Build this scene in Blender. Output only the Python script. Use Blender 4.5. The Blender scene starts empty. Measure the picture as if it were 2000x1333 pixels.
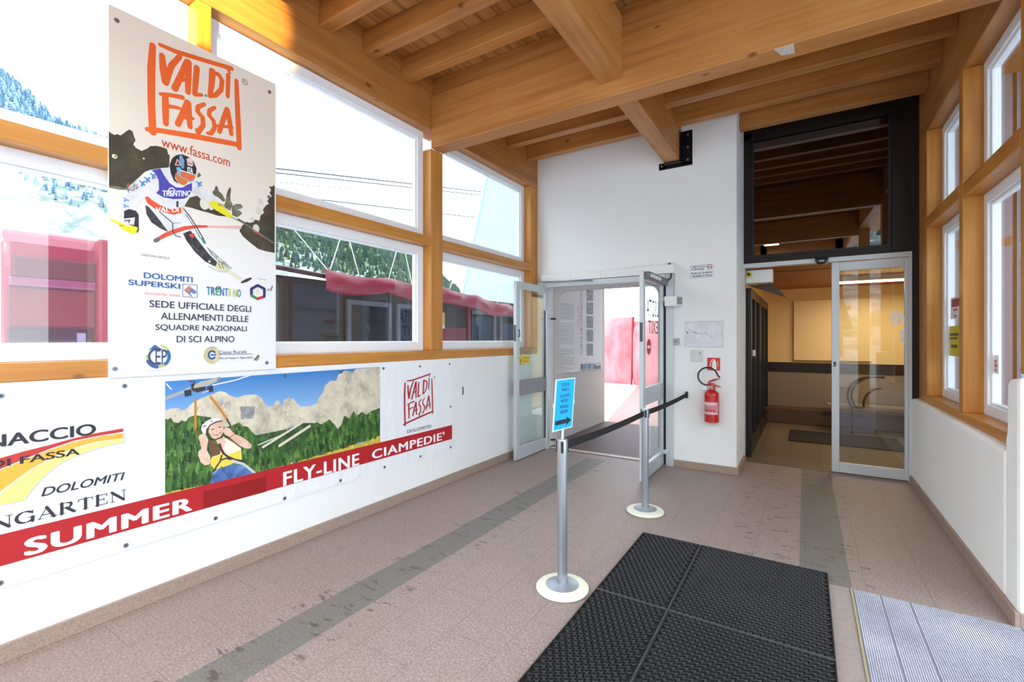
import bpy, bmesh, math, random
from mathutils import Vector, Matrix
random.seed(7)
S = bpy.context.scene
COL = S.collection
# ------------------------------------------------------------------ camera, world, lamps, exposure
FPX, HOR, CH = 911.0, 663.0, 1.5            # focal length in pixels, horizon row, eye height
TH = math.atan(573.0 / FPX)
cam = bpy.data.cameras.new('camera'); cam.lens = FPX / 2000 * 36; cam.sensor_width = 36
cam.shift_y = -(666.5 - HOR) / 2000; cam.clip_start = 0.05; cam.clip_end = 600
co = bpy.data.objects.new('camera', cam); COL.objects.link(co)
co.location = (0, 0, CH); co.rotation_euler = (math.pi / 2, 0, TH); S.camera = co
W = bpy.data.worlds.new('overcast_sky'); S.world = W; W.use_nodes = True
wb = W.node_tree.nodes['Background']; wb.inputs[0].default_value = (0.77, 0.895, 1.0, 1); wb.inputs[1].default_value = 4.2
S.view_settings.view_transform = 'Standard'; S.view_settings.look = 'None'
S.view_settings.gamma = 1; S.view_settings.use_curve_mapping = False
S.view_settings.exposure = 0.22
S.cycles.max_bounces = 10; S.cycles.diffuse_bounces = 6; S.cycles.transparent_max_bounces = 24
S.cycles.sample_clamp_indirect = 8.0

def lamp(name, kind, loc, target, energy, color, size=0.2, size_y=None, spot=None, blend=0.2):
    d = bpy.data.lights.new(name, kind); d.energy = energy; d.color = color
    if kind == 'AREA':
        d.size = size
        if size_y: d.shape = 'RECTANGLE'; d.size_y = size_y
    else:
        d.shadow_soft_size = size
    if spot: d.spot_size = spot; d.spot_blend = blend
    o = bpy.data.objects.new(name, d); COL.objects.link(o); o.location = loc
    o.rotation_euler = (Vector(target) - Vector(loc)).to_track_quat('-Z', 'Y').to_euler()
    return o
# warm flood lamp washing the left wall plate beam
lamp('beam_flood', 'SPOT', (-1.6, -0.02, 3.72), (-3.15, 1.32, 3.74), 1300, (1.0, 0.74, 0.30), 0.02, spot=math.radians(25), blend=0.3)
# added fill lights under the joists, unseen behind the viewer
for i, (lx, ly) in enumerate([(-2.0, -1.6), (0.2, -1.6), (-0.9, -3.4)]):
    lamp('hall_fill', 'AREA', (lx, ly, 3.8), (lx, ly, 0), 100, (0.94, 0.98, 1.0), 0.4, 1.6)
# warm tube of the lobby behind the sliding door
lamp('lobby_tube', 'AREA', (0.85, 8.4, 2.26), (0.85, 8.4, 0), 19, (1.0, 0.82, 0.55), 0.9, 0.1)
lamp('lobby_tube', 'AREA', (1.05, 9.2, 2.26), (1.05, 9.2, 0), 9, (1.0, 0.82, 0.55), 0.9, 0.1)

# ------------------------------------------------------------------ pixel -> place on a known plane
_F = (-math.sin(TH), math.cos(TH)); _R = (math.cos(TH), math.sin(TH))
def ray(x, y):
    u = (x - 1000) / FPX; v = -(y - HOR) / FPX
    return (_F[0] + u * _R[0], _F[1] + u * _R[1], v)
def onx(X, x, y):
    r = ray(x, y); t = X / r[0]; return (r[1] * t, CH + r[2] * t)      # (Y, Z)
def ony(Y, x, y):
    r = ray(x, y); t = Y / r[1]; return (r[0] * t, CH + r[2] * t)      # (X, Z)
def fl(x, y, z=0.0):
    r = ray(x, y); t = (z - CH) / r[2]; return (r[0] * t, r[1] * t)

# ------------------------------------------------------------------ materials
def s2l(c):
    return c / 12.92 if c <= 0.04045 else ((c + 0.055) / 1.055) ** 2.4
def hexc(h):
    return tuple(s2l(int(h[i:i + 2], 16) / 255) for i in (0, 2, 4)) + (1,)
_M = {}
def mat(name, color='808080', rough=0.6, metal=0.0, spec=0.5, coat=0.0, emit=0.0):
    k = (name, color, rough, metal)
    if k in _M: return _M[k]
    m = bpy.data.materials.new(name); m.use_nodes = True
    b = m.node_tree.nodes['Principled BSDF']
    b.inputs['Base Color'].default_value = hexc(color) if isinstance(color, str) else tuple(color) + (1,)
    b.inputs['Roughness'].default_value = rough; b.inputs['Metallic'].default_value = metal
    b.inputs['Specular IOR Level'].default_value = spec
    if coat: b.inputs['Coat Weight'].default_value = coat; b.inputs['Coat Roughness'].default_value = 0.05
    if emit:
        b.inputs['Emission Color'].default_value = b.inputs['Base Color'].default_value; b.inputs['Emission Strength'].default_value = emit
    _M[k] = m
    return m
class NT:
    def __init__(s, m): s.t = m.node_tree; s.b = s.t.nodes.get('Principled BSDF')
    def n(s, typ, **kw):
        nd = s.t.nodes.new(typ)
        for k, v in kw.items():
            if k.startswith('i_'): nd.inputs[k[2:].replace('_', ' ')].default_value = v
            else: setattr(nd, k, v)
        return nd
    def l(s, a, b): s.t.links.new(a, b)
    def ramp(s, src, stops):
        r = s.t.nodes.new('ShaderNodeValToRGB'); e = r.color_ramp.elements
        while len(e) < len(stops): e.new(0.5)
        for i, (p, c) in enumerate(stops): e[i].position = p; e[i].color = c
        s.l(src, r.inputs[0]); return r.outputs[0]
    def mix(s, fac, a, b, mode='MIX'):
        m = s.t.nodes.new('ShaderNodeMix'); m.data_type = 'RGBA'; m.blend_type = mode
        for v, i in ((fac, 0), (a, 6), (b, 7)):
            if hasattr(v, 'links'): s.l(v, m.inputs[i])
            else: m.inputs[i].default_value = v
        return m.outputs[2]
    def math(s, op, a, b=None):
        m = s.t.nodes.new('ShaderNodeMath'); m.operation = op
        for v, i in ((a, 0), (b, 1)):
            if v is None: continue
            if hasattr(v, 'links'): s.l(v, m.inputs[i])
            else: m.inputs[i].default_value = v
        return m.outputs[0]
    def coords(s, scale=(1, 1, 1), rot=(0, 0, 0), rnd=False):
        tc = s.n('ShaderNodeTexCoord'); mp = s.n('ShaderNodeMapping')
        mp.inputs['Scale'].default_value = scale; mp.inputs['Rotation'].default_value = rot
        s.l(tc.outputs['Object'], mp.inputs[0])
        if rnd:
            oi = s.n('ShaderNodeObjectInfo'); k = s.math('MULTIPLY', oi.outputs['Random'], 37.0)
            cb = s.n('ShaderNodeCombineXYZ')
            for i in range(3): s.l(k, cb.inputs[i])
            s.l(cb.outputs[0], mp.inputs['Location'])
        return mp.outputs[0]
    def noise(s, vec, scale, detail=4, rough=0.55):
        nz = s.n('ShaderNodeTexNoise'); nz.inputs['Scale'].default_value = scale; nz.inputs['Detail'].default_value = detail
        nz.inputs['Roughness'].default_value = rough; s.l(vec, nz.inputs['Vector']); return nz.outputs['Fac']
    def bump(s, h, strength=0.2, dist=0.01):
        b = s.n('ShaderNodeBump'); b.inputs['Strength'].default_value = strength; b.inputs['Distance'].default_value = dist
        s.l(h, b.inputs['Height']); s.l(b.outputs[0], s.b.inputs['Normal'])

def wood(name, axis, dark='925b2c', mid='b0753a', light='c28c50', rough=0.45):
    m = mat(name, mid, rough); t = NT(m)
    sc = [13.0, 13.0, 13.0]; sc[axis] = 0.55
    v = t.coords(tuple(sc), rnd=True)
    n1 = t.noise(v, 1.6, 6, 0.6)
    v2 = t.coords((2.0, 2.0, 2.0), rnd=True); n2 = t.noise(v2, 1.0, 2)
    f = t.math('ADD', t.math('MULTIPLY', n1, 0.75), t.math('MULTIPLY', n2, 0.3))
    c = t.ramp(f, [(0.30, hexc(dark)), (0.52, hexc(mid)), (0.76, hexc(light))])
    sk = [6.5, 6.5, 6.5]; sk[axis] = 3.2
    vk = t.coords(tuple(sk), rnd=True)
    vo = t.n('ShaderNodeTexVoronoi'); vo.inputs['Scale'].default_value = 1.0; t.l(vk, vo.inputs['Vector'])
    kn = t.ramp(vo.outputs['Distance'], [(0.06, (1, 1, 1, 1)), (0.13, (0, 0, 0, 1))])
    sx = t.n('ShaderNodeSeparateColor'); t.l(vo.outputs['Color'], sx.inputs[0])
    sel = t.math('GREATER_THAN', sx.outputs[0], 0.62)
    c = t.mix(t.math('MULTIPLY', t.math('MULTIPLY', kn, sel), 0.8), c, hexc('4a2a10'))
    t.l(c, t.b.inputs['Base Color']); t.bump(n1, 0.08, 0.003)
    return m
VY = wood('lit_window_timber_y', 1, 'a2642a', 'c28236', 'd2964a', .4); VZ = wood('lit_window_timber_z', 2, 'a2642a', 'c28236', 'd2964a', .4)  # golden copy of the spruce: direct light put into the window timbers' colour
WX = wood('spruce_along_x', 0); WY = wood('spruce_along_y', 1); WZ = wood('spruce_along_z', 2)

def plaster(name, col, bump=0.35):
    m = mat(name, col, 0.85); t = NT(m); v = t.coords()
    t.bump(t.noise(v, 55, 5, 0.65), bump, 0.006)
    n = t.noise(v, 1.3, 3); c = t.mix(t.math('MULTIPLY', n, 0.10), hexc(col), hexc('c9c9c4'))
    t.l(c, t.b.inputs['Base Color']); return m
PLAST = plaster('white_roughcast_plaster', 'f0f0ef'); PLAST2 = plaster('white_smooth_plaster', 'f6f5f2', 0.12)

def deckmat():
    m = mat('spruce_deck_boards', 'a86c30', 0.6); t = NT(m)
    v = t.coords((12, 0.5, 12)); n1 = t.noise(v, 1.5, 5)
    c = t.ramp(n1, [(0.3, hexc('8f5a28')), (0.7, hexc('c08748'))])
    tc = t.n('ShaderNodeTexCoord'); sp = t.n('ShaderNodeSeparateXYZ'); t.l(tc.outputs['Object'], sp.inputs[0])
    fr = t.math('FRACT', t.math('MULTIPLY', sp.outputs[0], 1 / 0.148))
    gap = t.math('LESS_THAN', fr, 0.035)
    c = t.mix(gap, c, hexc('2e1806'))
    t.l(c, t.b.inputs['Base Color']); return m
DECK = deckmat()

def floormat():
    m = mat('porphyry_floor_slabs', '9a8880', 0.55); t = NT(m)
    v = t.coords()
    n1 = t.noise(v, 85, 6, 0.78); n2 = t.noise(v, 2.2, 4); n3 = t.noise(v, 14, 5, 0.7)
    c = t.ramp(n1, [(0.34, hexc('6c5d58')), (0.5, hexc('988781')), (0.66, hexc('bfafa9'))])
    c = t.mix(t.math('MULTIPLY', n2, 0.45), c, hexc('8a7b74'))
    tc = t.n('ShaderNodeTexCoord'); sp = t.n('ShaderNodeSeparateXYZ'); t.l(tc.outputs['Object'], sp.inputs[0])
    x, y = sp.outputs[0], sp.outputs[1]
    def band(a, lo, hi): return t.math('MULTIPLY', t.math('GREATER_THAN', a, lo), t.math('LESS_THAN', a, hi))
    g = t.ramp(n1, [(0.35, hexc('5c5a58')), (0.65, hexc('848079'))])
    s1 = t.math('MULTIPLY', band(x, -2.335, -2.085), band(y, -6, 5.5))
    s2 = t.math('MULTIPLY', band(x, -0.035, 0.238), band(y, 3.455, 6.38))
    s3 = t.math('MULTIPLY', band(x, 0.118, 0.226), band(y, -6, 3.455))
    c = t.mix(t.math('MAXIMUM', s1, s2), c, g)
    c = t.mix(t.math('MULTIPLY', s3, 0.55), c, hexc('a49c98'))
    # slab joints
    br = t.n('ShaderNodeTexBrick'); mp = t.n('ShaderNodeMapping'); mp.inputs['Rotation'].default_value = (0, 0, math.pi / 2)
    t.l(tc.outputs['Object'], mp.inputs[0]); t.l(mp.outputs[0], br.inputs['Vector'])
    br.inputs['Scale'].default_value = 1.0; br.inputs['Mortar Size'].default_value = 0.0022; br.inputs['Brick Width'].default_value = 0.62
    br.inputs['Row Height'].default_value = 0.31; br.inputs['Mortar Smooth'].default_value = 0.3
    c = t.mix(t.math('MULTIPLY', br.outputs['Fac'], 0.5), c, hexc('5e534c'))
    # dirt marks
    d = t.ramp(t.noise(t.coords((1.2, 3.4, 1), (0, 0, -0.55)), 5.5, 6, 0.62), [(0.575, (0, 0, 0, 1)), (0.64, (1, 1, 1, 1))])
    dm = t.math('MAXIMUM', t.math('MULTIPLY', band(x, -.5, .36), band(y, 3.5, 6.2)), t.math('MULTIPLY', band(x, -2.42, -1.98), band(y, .5, 5.4)))
    c = t.mix(t.math('MULTIPLY', t.math('MULTIPLY', d, dm), 0.7), c, hexc('46322a'))
    wear = t.ramp(n3, [(0.45, (0, 0, 0, 1)), (0.75, (1, 1, 1, 1))])
    c = t.mix(t.math('MULTIPLY', wear, 0.3), c, hexc('7a6a5c'))
    t.l(c, t.b.inputs['Base Color']); t.bump(n1, 0.12, 0.002)
    return m
FLOOR = floormat()
def speckle(name, a, b, scale=150, rough=0.6):
    m = mat(name, a, rough); t = NT(m); n = t.noise(t.coords(), scale, 4, 0.7)
    t.l(t.ramp(n, [(0.35, hexc(a)), (0.65, hexc(b))]), t.b.inputs['Base Color']); return m
BASEM = speckle('porphyry_skirting', '8b7668', 'ad988a')
def glassmat(name, base=0.05, edge=0.75, tint=(0.96, 0.985, 0.98), power=4.0):
    m = bpy.data.materials.new(name); m.use_nodes = True; nt = m.node_tree
    for n in list(nt.nodes): nt.nodes.remove(n)
    o = nt.nodes.new('ShaderNodeOutputMaterial'); mx = nt.nodes.new('ShaderNodeMixShader')
    tr = nt.nodes.new('ShaderNodeBsdfTransparent'); tr.inputs[0].default_value = tint + (1,)
    gl = nt.nodes.new('ShaderNodeBsdfGlossy'); gl.inputs['Roughness'].default_value = 0.005; gl.inputs[0].default_value = (1, 1, 1, 1)
    lw = nt.nodes.new('ShaderNodeLayerWeight'); lw.inputs[0].default_value = 0.5
    p = nt.nodes.new('ShaderNodeMath'); p.operation = 'POWER'; p.inputs[1].default_value = power
    ml = nt.nodes.new('ShaderNodeMath'); ml.operation = 'MULTIPLY_ADD'; ml.inputs[1].default_value = edge; ml.inputs[2].default_value = base
    nt.links.new(lw.outputs['Facing'], p.inputs[0]); nt.links.new(p.outputs[0], ml.inputs[0]); nt.links.new(ml.outputs[0], mx.inputs[0])
    nt.links.new(tr.outputs[0], mx.inputs[1]); nt.links.new(gl.outputs[0], mx.inputs[2]); nt.links.new(mx.outputs[0], o.inputs[0])
    return m
GLASS = glassmat('window_glass', 0.05); DGLASS = glassmat('door_glass', 0.05, 0.6, (0.93, 0.97, 0.96))
MGLASS = glassmat('dark_transom_glass', 0.17, 0.5, (0.07, 0.06, 0.055))
PVC = mat('white_window_profile', 'eceef2', 0.35); ALU = mat('brushed_aluminium', 'b9bec2', 0.38, 0.75)
ALUW = mat('silver_painted_aluminium', 'c9cfd3', 0.4, 0.25); BLACK = mat('black_plastic', '141414', 0.5)
BRONZE = mat('dark_bronze_metal', '1d1512', 0.45, 0.3); STEEL = mat('steel', '8f9499', 0.35, 0.9); SCREW = mat('zinc_screw', '8d949a', 0.4, 0.8)
WHITEP = mat('white_plastic', 'ececea', 0.4); RED = mat('red_paint', 'c4161c', 0.3, coat=0.4)
BRACK = mat('black_steel_plate', '101012', 0.5, 0.4)

# ------------------------------------------------------------------ mesh builder
class MB:
    def __init__(s): s.v = []; s.f = []; s.fm = []; s.m = []
    def mi(s, m):
        if m not in s.m: s.m.append(m)
        return s.m.index(m)
    def add(s, vs, fs, m):
        b = len(s.v); s.v += [tuple(p) for p in vs]; k = s.mi(m)
        for f in fs: s.f.append(tuple(b + i for i in f)); s.fm.append(k)
        return s
    def box(s, x0, x1, y0, y1, z0, z1, m):
        return s.add([(x0, y0, z0), (x1, y0, z0), (x1, y1, z0), (x0, y1, z0), (x0, y0, z1), (x1, y0, z1), (x1, y1, z1), (x0, y1, z1)],
                     [(3, 2, 1, 0), (4, 5, 6, 7), (0, 1, 5, 4), (1, 2, 6, 5), (2, 3, 7, 6), (3, 0, 4, 7)], m)
    def obox(s, c, ax, ay, az, hx, hy, hz, m):          # oriented box
        c, ax, ay, az = Vector(c), Vector(ax), Vector(ay), Vector(az)
        vs = [c + ax * hx * i + ay * hy * j + az * hz * k for k in (-1, 1) for i, j in ((-1, -1), (1, -1), (1, 1), (-1, 1))]
        return s.add(vs, [(3, 2, 1, 0), (4, 5, 6, 7), (0, 1, 5, 4), (1, 2, 6, 5), (2, 3, 7, 6), (3, 0, 4, 7)], m)
    def prism(s, pts, axis, a0, a1, m):                 # outline in the two other axes, extruded along axis
        def P(p, a): q = list(p); q.insert(axis, a); return tuple(q)
        n = len(pts); vs = [P(p, a0) for p in pts] + [P(p, a1) for p in pts]
        fs = [tuple(range(n))[::-1], tuple(range(n, 2 * n))] + [(i, (i + 1) % n, n + (i + 1) % n, n + i) for i in range(n)]
        return s.add(vs, fs, m)
    def cyl(s, p0, p1, r0, m, r1=None, n=20, caps=True):
        p0, p1 = Vector(p0), Vector(p1); r1 = r0 if r1 is None else r1
        d = (p1 - p0).normalized(); a = d.orthogonal().normalized(); b = d.cross(a)
        vs = [p0 + (a * math.cos(t) + b * math.sin(t)) * r0 for t in (2 * math.pi * i / n for i in range(n))]
        vs += [p1 + (a * math.cos(t) + b * math.sin(t)) * r1 for t in (2 * math.pi * i / n for i in range(n))]
        fs = [(i, (i + 1) % n, n + (i + 1) % n, n + i) for i in range(n)]
        if caps: fs += [tuple(range(n))[::-1], tuple(range(n, 2 * n))]
        return s.add(vs, fs, m)
    def tube(s, pts, r, m, n=10, closed=False):
        pts = [Vector(p) for p in pts]; vs = []; fs = []; N = len(pts)
        nrm = None
        for i, p in enumerate(pts):
            d = (pts[min(i + 1, N - 1)] - pts[max(i - 1, 0)]).normalized()
            if nrm is None: nrm = d.orthogonal().normalized()
            nrm = (nrm - d * nrm.dot(d)).normalized(); b = d.cross(nrm)
            vs += [p + (nrm * math.cos(t) + b * math.sin(t)) * r for t in (2 * math.pi * k / n for k in range(n))]
        for i in range(N - 1):
            fs += [(i * n + k, i * n + (k + 1) % n, (i + 1) * n + (k + 1) % n, (i + 1) * n + k) for k in range(n)]
        fs += [tuple(range(n))[::-1], tuple((N - 1) * n + k for k in range(n))]
        return s.add(vs, fs, m)
    def lathe(s, prof, c, m, n=40):
        vs = []; fs = []; P = len(prof)
        for i in range(n):
            t = 2 * math.pi * i / n
            vs += [(c[0] + r * math.cos(t), c[1] + r * math.sin(t), c[2] + z) for r, z in prof]
        for i in range(n):
            j = (i + 1) % n
            fs += [(i * P + k, j * P + k, j * P + k + 1, i * P + k + 1) for k in range(P - 1)]
        return s.add(vs, fs, m)
    def frame_y(s, x0, x1, y0, y1, z0, z1, wl, wr, wb_, wt, m):   # rectangular frame in a plane X = const
        s.box(x0, x1, y0, y0 + wl, z0, z1, m); s.box(x0, x1, y1 - wr, y1, z0, z1, m)
        s.box(x0, x1, y0 + wl, y1 - wr, z0, z0 + wb_, m); s.box(x0, x1, y0 + wl, y1 - wr, z1 - wt, z1, m); return s
    def frame_x(s, y0, y1, x0, x1, z0, z1, wl, wr, wb_, wt, m):   # rectangular frame in a plane Y = const
        s.box(x0, x0 + wl, y0, y1, z0, z1, m); s.box(x1 - wr, x1, y0, y1, z0, z1, m)
        s.box(x0 + wl, x1 - wr, y0, y1, z0, z0 + wb_, m); s.box(x0 + wl, x1 - wr, y0, y1, z1 - wt, z1, m); return s
    def build(s, name, parent=None, smooth=False, bevel=0.0, world=False, fix=True, **props):
        xs = [p[0] for p in s.v]; ys = [p[1] for p in s.v]; zs = [p[2] for p in s.v]
        o0 = Vector((0, 0, 0)) if world else Vector(((min(xs) + max(xs)) / 2, (min(ys) + max(ys)) / 2, min(zs)))
        me = bpy.data.meshes.new(name); me.from_pydata([tuple(Vector(p) - o0) for p in s.v], [], s.f)
        for m in s.m: me.materials.append(m)
        me.polygons.foreach_set('material_index', s.fm)
        if smooth: me.polygons.foreach_set('use_smooth', [True] * len(me.polygons))
        if fix:
            bm = bmesh.new(); bm.from_mesh(me); bmesh.ops.recalc_face_normals(bm, faces=bm.faces); bm.to_mesh(me); bm.free()
        if smooth: me.set_sharp_from_angle(angle=math.radians(35))
        me.update()
        o = bpy.data.objects.new(name, me); COL.objects.link(o)
        if parent is not None:
            o.parent = parent; o.location = o0 - WLOC(parent)
        else: o.location = o0
        if bevel:
            b = o.modifiers.new('edge', 'BEVEL'); b.width = bevel; b.segments = 2; b.limit_method = 'ANGLE'
        tag(o, **props); return o
def WLOC(o):
    v = Vector(o.location)
    while o.parent is not None: o = o.parent; v += Vector(o.location)
    return v
def tag(o, label=None, cat=None, group=None, kind=None):
    if label: o['label'] = label
    if cat: o['category'] = cat
    if group: o['group'] = group
    if kind: o['kind'] = kind
    return o
def root(name, loc, **p):
    o = bpy.data.objects.new(name, None); COL.objects.link(o); o.location = loc; o.empty_display_size = 0.1
    return tag(o, **p)
ST = 'structure'

# ------------------------------------------------------------------ flat printing: polygons, strokes and lettering on a plane
def textmesh(body, bold=0.0, shear=0.0, space=1.0):
    c = bpy.data.curves.new('lettering', 'FONT'); c.body = body; c.offset = bold; c.shear = shear; c.space_character = space; c.resolution_u = 4
    o = bpy.data.objects.new('lettering', c); COL.objects.link(o)
    dg = bpy.context.evaluated_depsgraph_get(); me = o.evaluated_get(dg).to_mesh()
    vs = [(v.co.x, v.co.y) for v in me.vertices]; fs = [tuple(p.vertices) for p in me.polygons]
    o.evaluated_get(dg).to_mesh_clear(); bpy.data.objects.remove(o); bpy.data.curves.remove(c)
    return vs, fs
SERIF = {
 'N': (.9, [((.13, 0), (.13, 1), .05), ((.10, .97), (.76, .03), .17), ((.77, 0), (.77, 1), .05), ((.0, .98), (.2, .98), .04), ((.02, .02), (.26, .02), .04), ((.62, .98), (.9, .98), .04)]),
 'A': (.9, [((.08, 0), (.43, .98), .05), ((.41, .98), (.76, 0), .17), ((.2, .33), (.6, .33), .05), ((.0, .02), (.24, .02), .04), ((.58, .02), (.9, .02), .04)]),
 'R': (.86, [((.16, 0), (.16, 1), .17), ((.03, .98), (.4, .98), .04), ((.03, .02), (.3, .02), .04), ((.4, .97), (.58, .92), .08), ((.58, .92), (.62, .75), .15), ((.62, .75), (.55, .56), .12), ((.55, .56), (.2, .5), .05), ((.4, .5), (.76, .02), .17), ((.7, .02), (.88, .02), .04)]),
 'T': (.8, [((.4, 0), (.4, 1), .17), ((.04, .975), (.76, .975), .05), ((.05, .78), (.05, .98), .05), ((.75, .78), (.75, .98), .05), ((.24, .02), (.56, .02), .04)]),
 'E': (.76, [((.16, 0), (.16, 1), .17), ((.03, .975), (.66, .975), .05), ((.03, .025), (.68, .025), .05), ((.2, .52), (.5, .52), .05), ((.65, .78), (.65, .98), .05), ((.67, .02), (.67, .25), .05), ((.5, .4), (.5, .64), .05)]),
 'O': (.98, [((.48 + .38 * math.cos(a), .5 + .48 * math.sin(a)), (.48 + .38 * math.cos(b), .5 + .48 * math.sin(b)), .05 + .12 * abs(math.cos(a))) for a, b in ((i * math.pi / 12, (i + 1) * math.pi / 12) for i in range(24))]),
 'G': (.95, [((.48 + .38 * math.cos(a), .5 + .48 * math.sin(a)), (.48 + .38 * math.cos(b), .5 + .48 * math.sin(b)), .05 + .12 * abs(math.cos(a))) for a, b in ((i * math.pi / 12, (i + 1) * math.pi / 12) for i in range(3, 21))] + [((.8, .03), (.8, .42), .17), ((.6, .42), (.93, .42), .04), ((.8, .72), (.8, .98), .05)]),
 'S': (.7, [((.56, .75), (.54, .9), .05), ((.54, .9), (.36, .97), .06), ((.36, .97), (.18, .88), .1), ((.18, .88), (.17, .68), .14), ((.17, .68), (.5, .42), .17), ((.5, .42), (.54, .2), .14), ((.54, .2), (.35, .03), .08), ((.35, .03), (.12, .12), .06), ((.12, .12), (.08, .32), .05)]),
}
class Print:
    """axis 'x': plane X = a seen from +X, u = Y; axis 'y': plane Y = a seen from -Y, u = X"""
    def __init__(s, mb, axis, a, step=2.5e-5, flip=1, rough=0.45):
        s.mb = mb; s.axis = axis; s.a = a; s.k = 1; s.step = step; s.flip = flip; s.rough = rough
    def pt(s, x, y): return onx(s.a, x, y) if s.axis == 'x' else ony(s.a, x, y)
    def p3(s, u, v):
        d = s.k * s.step
        return (s.a + d * s.flip, u, v) if s.axis == 'x' else (u, s.a - d * s.flip, v)
    def m(s, c): return c if not isinstance(c, str) else mat('print_' + c, c, s.rough)
    def polyuv(s, uv, c, nxt=True):
        s.mb.add([s.p3(*q) for q in uv], [tuple(range(len(uv)))], s.m(c))
        if nxt: s.k += 1
    def poly(s, px, c, nxt=True): s.polyuv([s.pt(*q) for q in px], c, nxt)
    def rectuv(s, u0, v0, u1, v1, c): s.polyuv([(u0, v0), (u1, v0), (u1, v1), (u0, v1)], c)
    def strokeuv(s, uv, w, c, nxt=True, n=8):
        ws = w if isinstance(w, (list, tuple)) else [w] * len(uv); m = s.m(c)
        for i, (u, v) in enumerate(uv):
            s.k += 0.05; r = ws[i] / 2; s.mb.add([s.p3(u + r * math.cos(t), v + r * math.sin(t)) for t in (2 * math.pi * k / n for k in range(n))], [tuple(range(n))], m)
            if i + 1 < len(uv):
                u2, v2 = uv[i + 1]; dx, dy = u2 - u, v2 - v; L = math.hypot(dx, dy) or 1; nx, ny = -dy / L, dx / L; r2 = ws[i + 1] / 2
                s.k += 0.05
                s.mb.add([s.p3(u + nx * r, v + ny * r), s.p3(u - nx * r, v - ny * r), s.p3(u2 - nx * r2, v2 - ny * r2), s.p3(u2 + nx * r2, v2 + ny * r2)], [(0, 1, 2, 3)], m)
        if nxt: s.k += 1
    def stroke(s, px, w, c, nxt=True, n=8): s.strokeuv([s.pt(*q) for q in px], w, c, nxt, n)
    def disc(s, u, v, ru, rv, c, n=28): s.polyuv([(u + ru * math.cos(t), v + rv * math.sin(t)) for t in (2 * math.pi * k / n for k in range(n))], c)
    def ringuv(s, u, v, ru, rv, w, c, a0=0, a1=360, n=28):
        s.strokeuv([(u + ru * math.cos(math.radians(a0 + (a1 - a0) * k / n)), v + rv * math.sin(math.radians(a0 + (a1 - a0) * k / n))) for k in range(n + 1)], w, c)
    def textuv(s, body, u0, v0, u1, v1, c, bold=0.0, shear=0.0, space=1.0, sub=None, cols=None, mirror=False, rot=None, lift=0.0):
        vs, fs = textmesh(body, 0, shear, space)
        if not vs: return
        if bold:                                         # heavier face: the letters printed again with small shifts
            vs0, fs0 = vs, fs; vs, fs = [], []; ks = []
            for dx, dy in ((0, 0), (-1, 0), (1, 0), (-.7, .7), (.7, .7), (-.7, -.7), (.7, -.7)):
                fs += [tuple(i + len(vs) for i in f) for f in fs0]; vs += [(x + dx * bold, y + dy * bold * .6) for x, y in vs0]
        x0 = min(p[0] for p in vs); x1 = max(p[0] for p in vs); y0 = min(p[1] for p in vs); y1 = max(p[1] for p in vs)
        if sub:
            sv, _ = textmesh(sub, 0, shear, space); w = max(p[0] for p in sv) - min(p[0] for p in sv) + 2 * bold; x0 = x1 - w
        q = []
        for i_, (x, y) in enumerate(vs):
            if bold and i_ % len(vs0) == 0: s.k += 0.1
            a = (x - x0) / (x1 - x0); b = (y - y0) / (y1 - y0)
            if mirror: a = 1 - a
            if rot: a, b = (1 - b, a) if rot == 90 else (b, 1 - a)
            q.append(s.p3(u0 + (u1 - u0) * a, v0 + (v1 - v0) * b + lift * a))
        s.mb.add(q, fs, s.m(c)); s.k += 1
    def text(s, body, lb, rt, c, **k):
        u0, v0 = s.pt(*lb); u1, v1 = s.pt(*rt); s.textuv(body, u0, v0, u1, v1, c, **k)
    def letters(s, body, lb, rt, cols, **k):              # every letter its own colour
        u0, v0 = s.pt(*lb); u1, v1 = s.pt(*rt); n = len(body); w = (u1 - u0) / n
        for i, ch in enumerate(body):
            if ch != ' ': s.textuv(ch, u0 + w * (i + .06), v0, u0 + w * (i + (.94 if ch != 'I' else .4)), v1, cols[i], **k)
    def serif(s, body, sub, lb, rt, c):
        u0, v0 = s.pt(*lb); u1, v1 = s.pt(*rt); gap = 0.06
        tot = lambda t: sum(SERIF[ch][0] + gap for ch in t) - gap
        sx = (u1 - u0) / tot(sub); h = v1 - v0; x = u1 - tot(body) * sx
        for ch in body:
            w, st = SERIF[ch]
            for p, q, t in st: s.strokeuv([(x + p[0] * sx, v0 + p[1] * h), (x + q[0] * sx, v0 + q[1] * h)], t * sx * 0.95, c, nxt=False, n=6)
            x += (w + gap) * sx
        s.k += 1
def Z(ox, oy, sc):                                        # coordinates read from an enlarged crop of the photograph
    return lambda *pts: [(ox + x / sc, oy + y / sc) for x, y in pts]

# ================================================================== SETTING
LX, TX, RX, RT = -3.155, -3.15, 0.94, 1.0        # left plaster face, left timber face, right plaster face, right timber face
YF, YD = 5.68, 6.38                              # far wall, sliding-door plane
YB = -5.2
MB().box(-3.4, 1.9, YB - 0.3, YD - .02, -0.12, 0.0, FLOOR).build('floor', world=True, kind=ST, label='brown porphyry slab floor with grey stripes')
# low left wall, baseboard
MB().box(-3.42, LX, YB, YF, 0, 1.297, PLAST).build('wall_left', kind=ST, label='low white roughcast wall under the left windows')
MB().box(LX, LX + .02, YB, YF - .02, 0, .086, BASEM).build('baseboard_left', kind=ST, bevel=.003, label='stone baseboard of the left wall')
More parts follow.
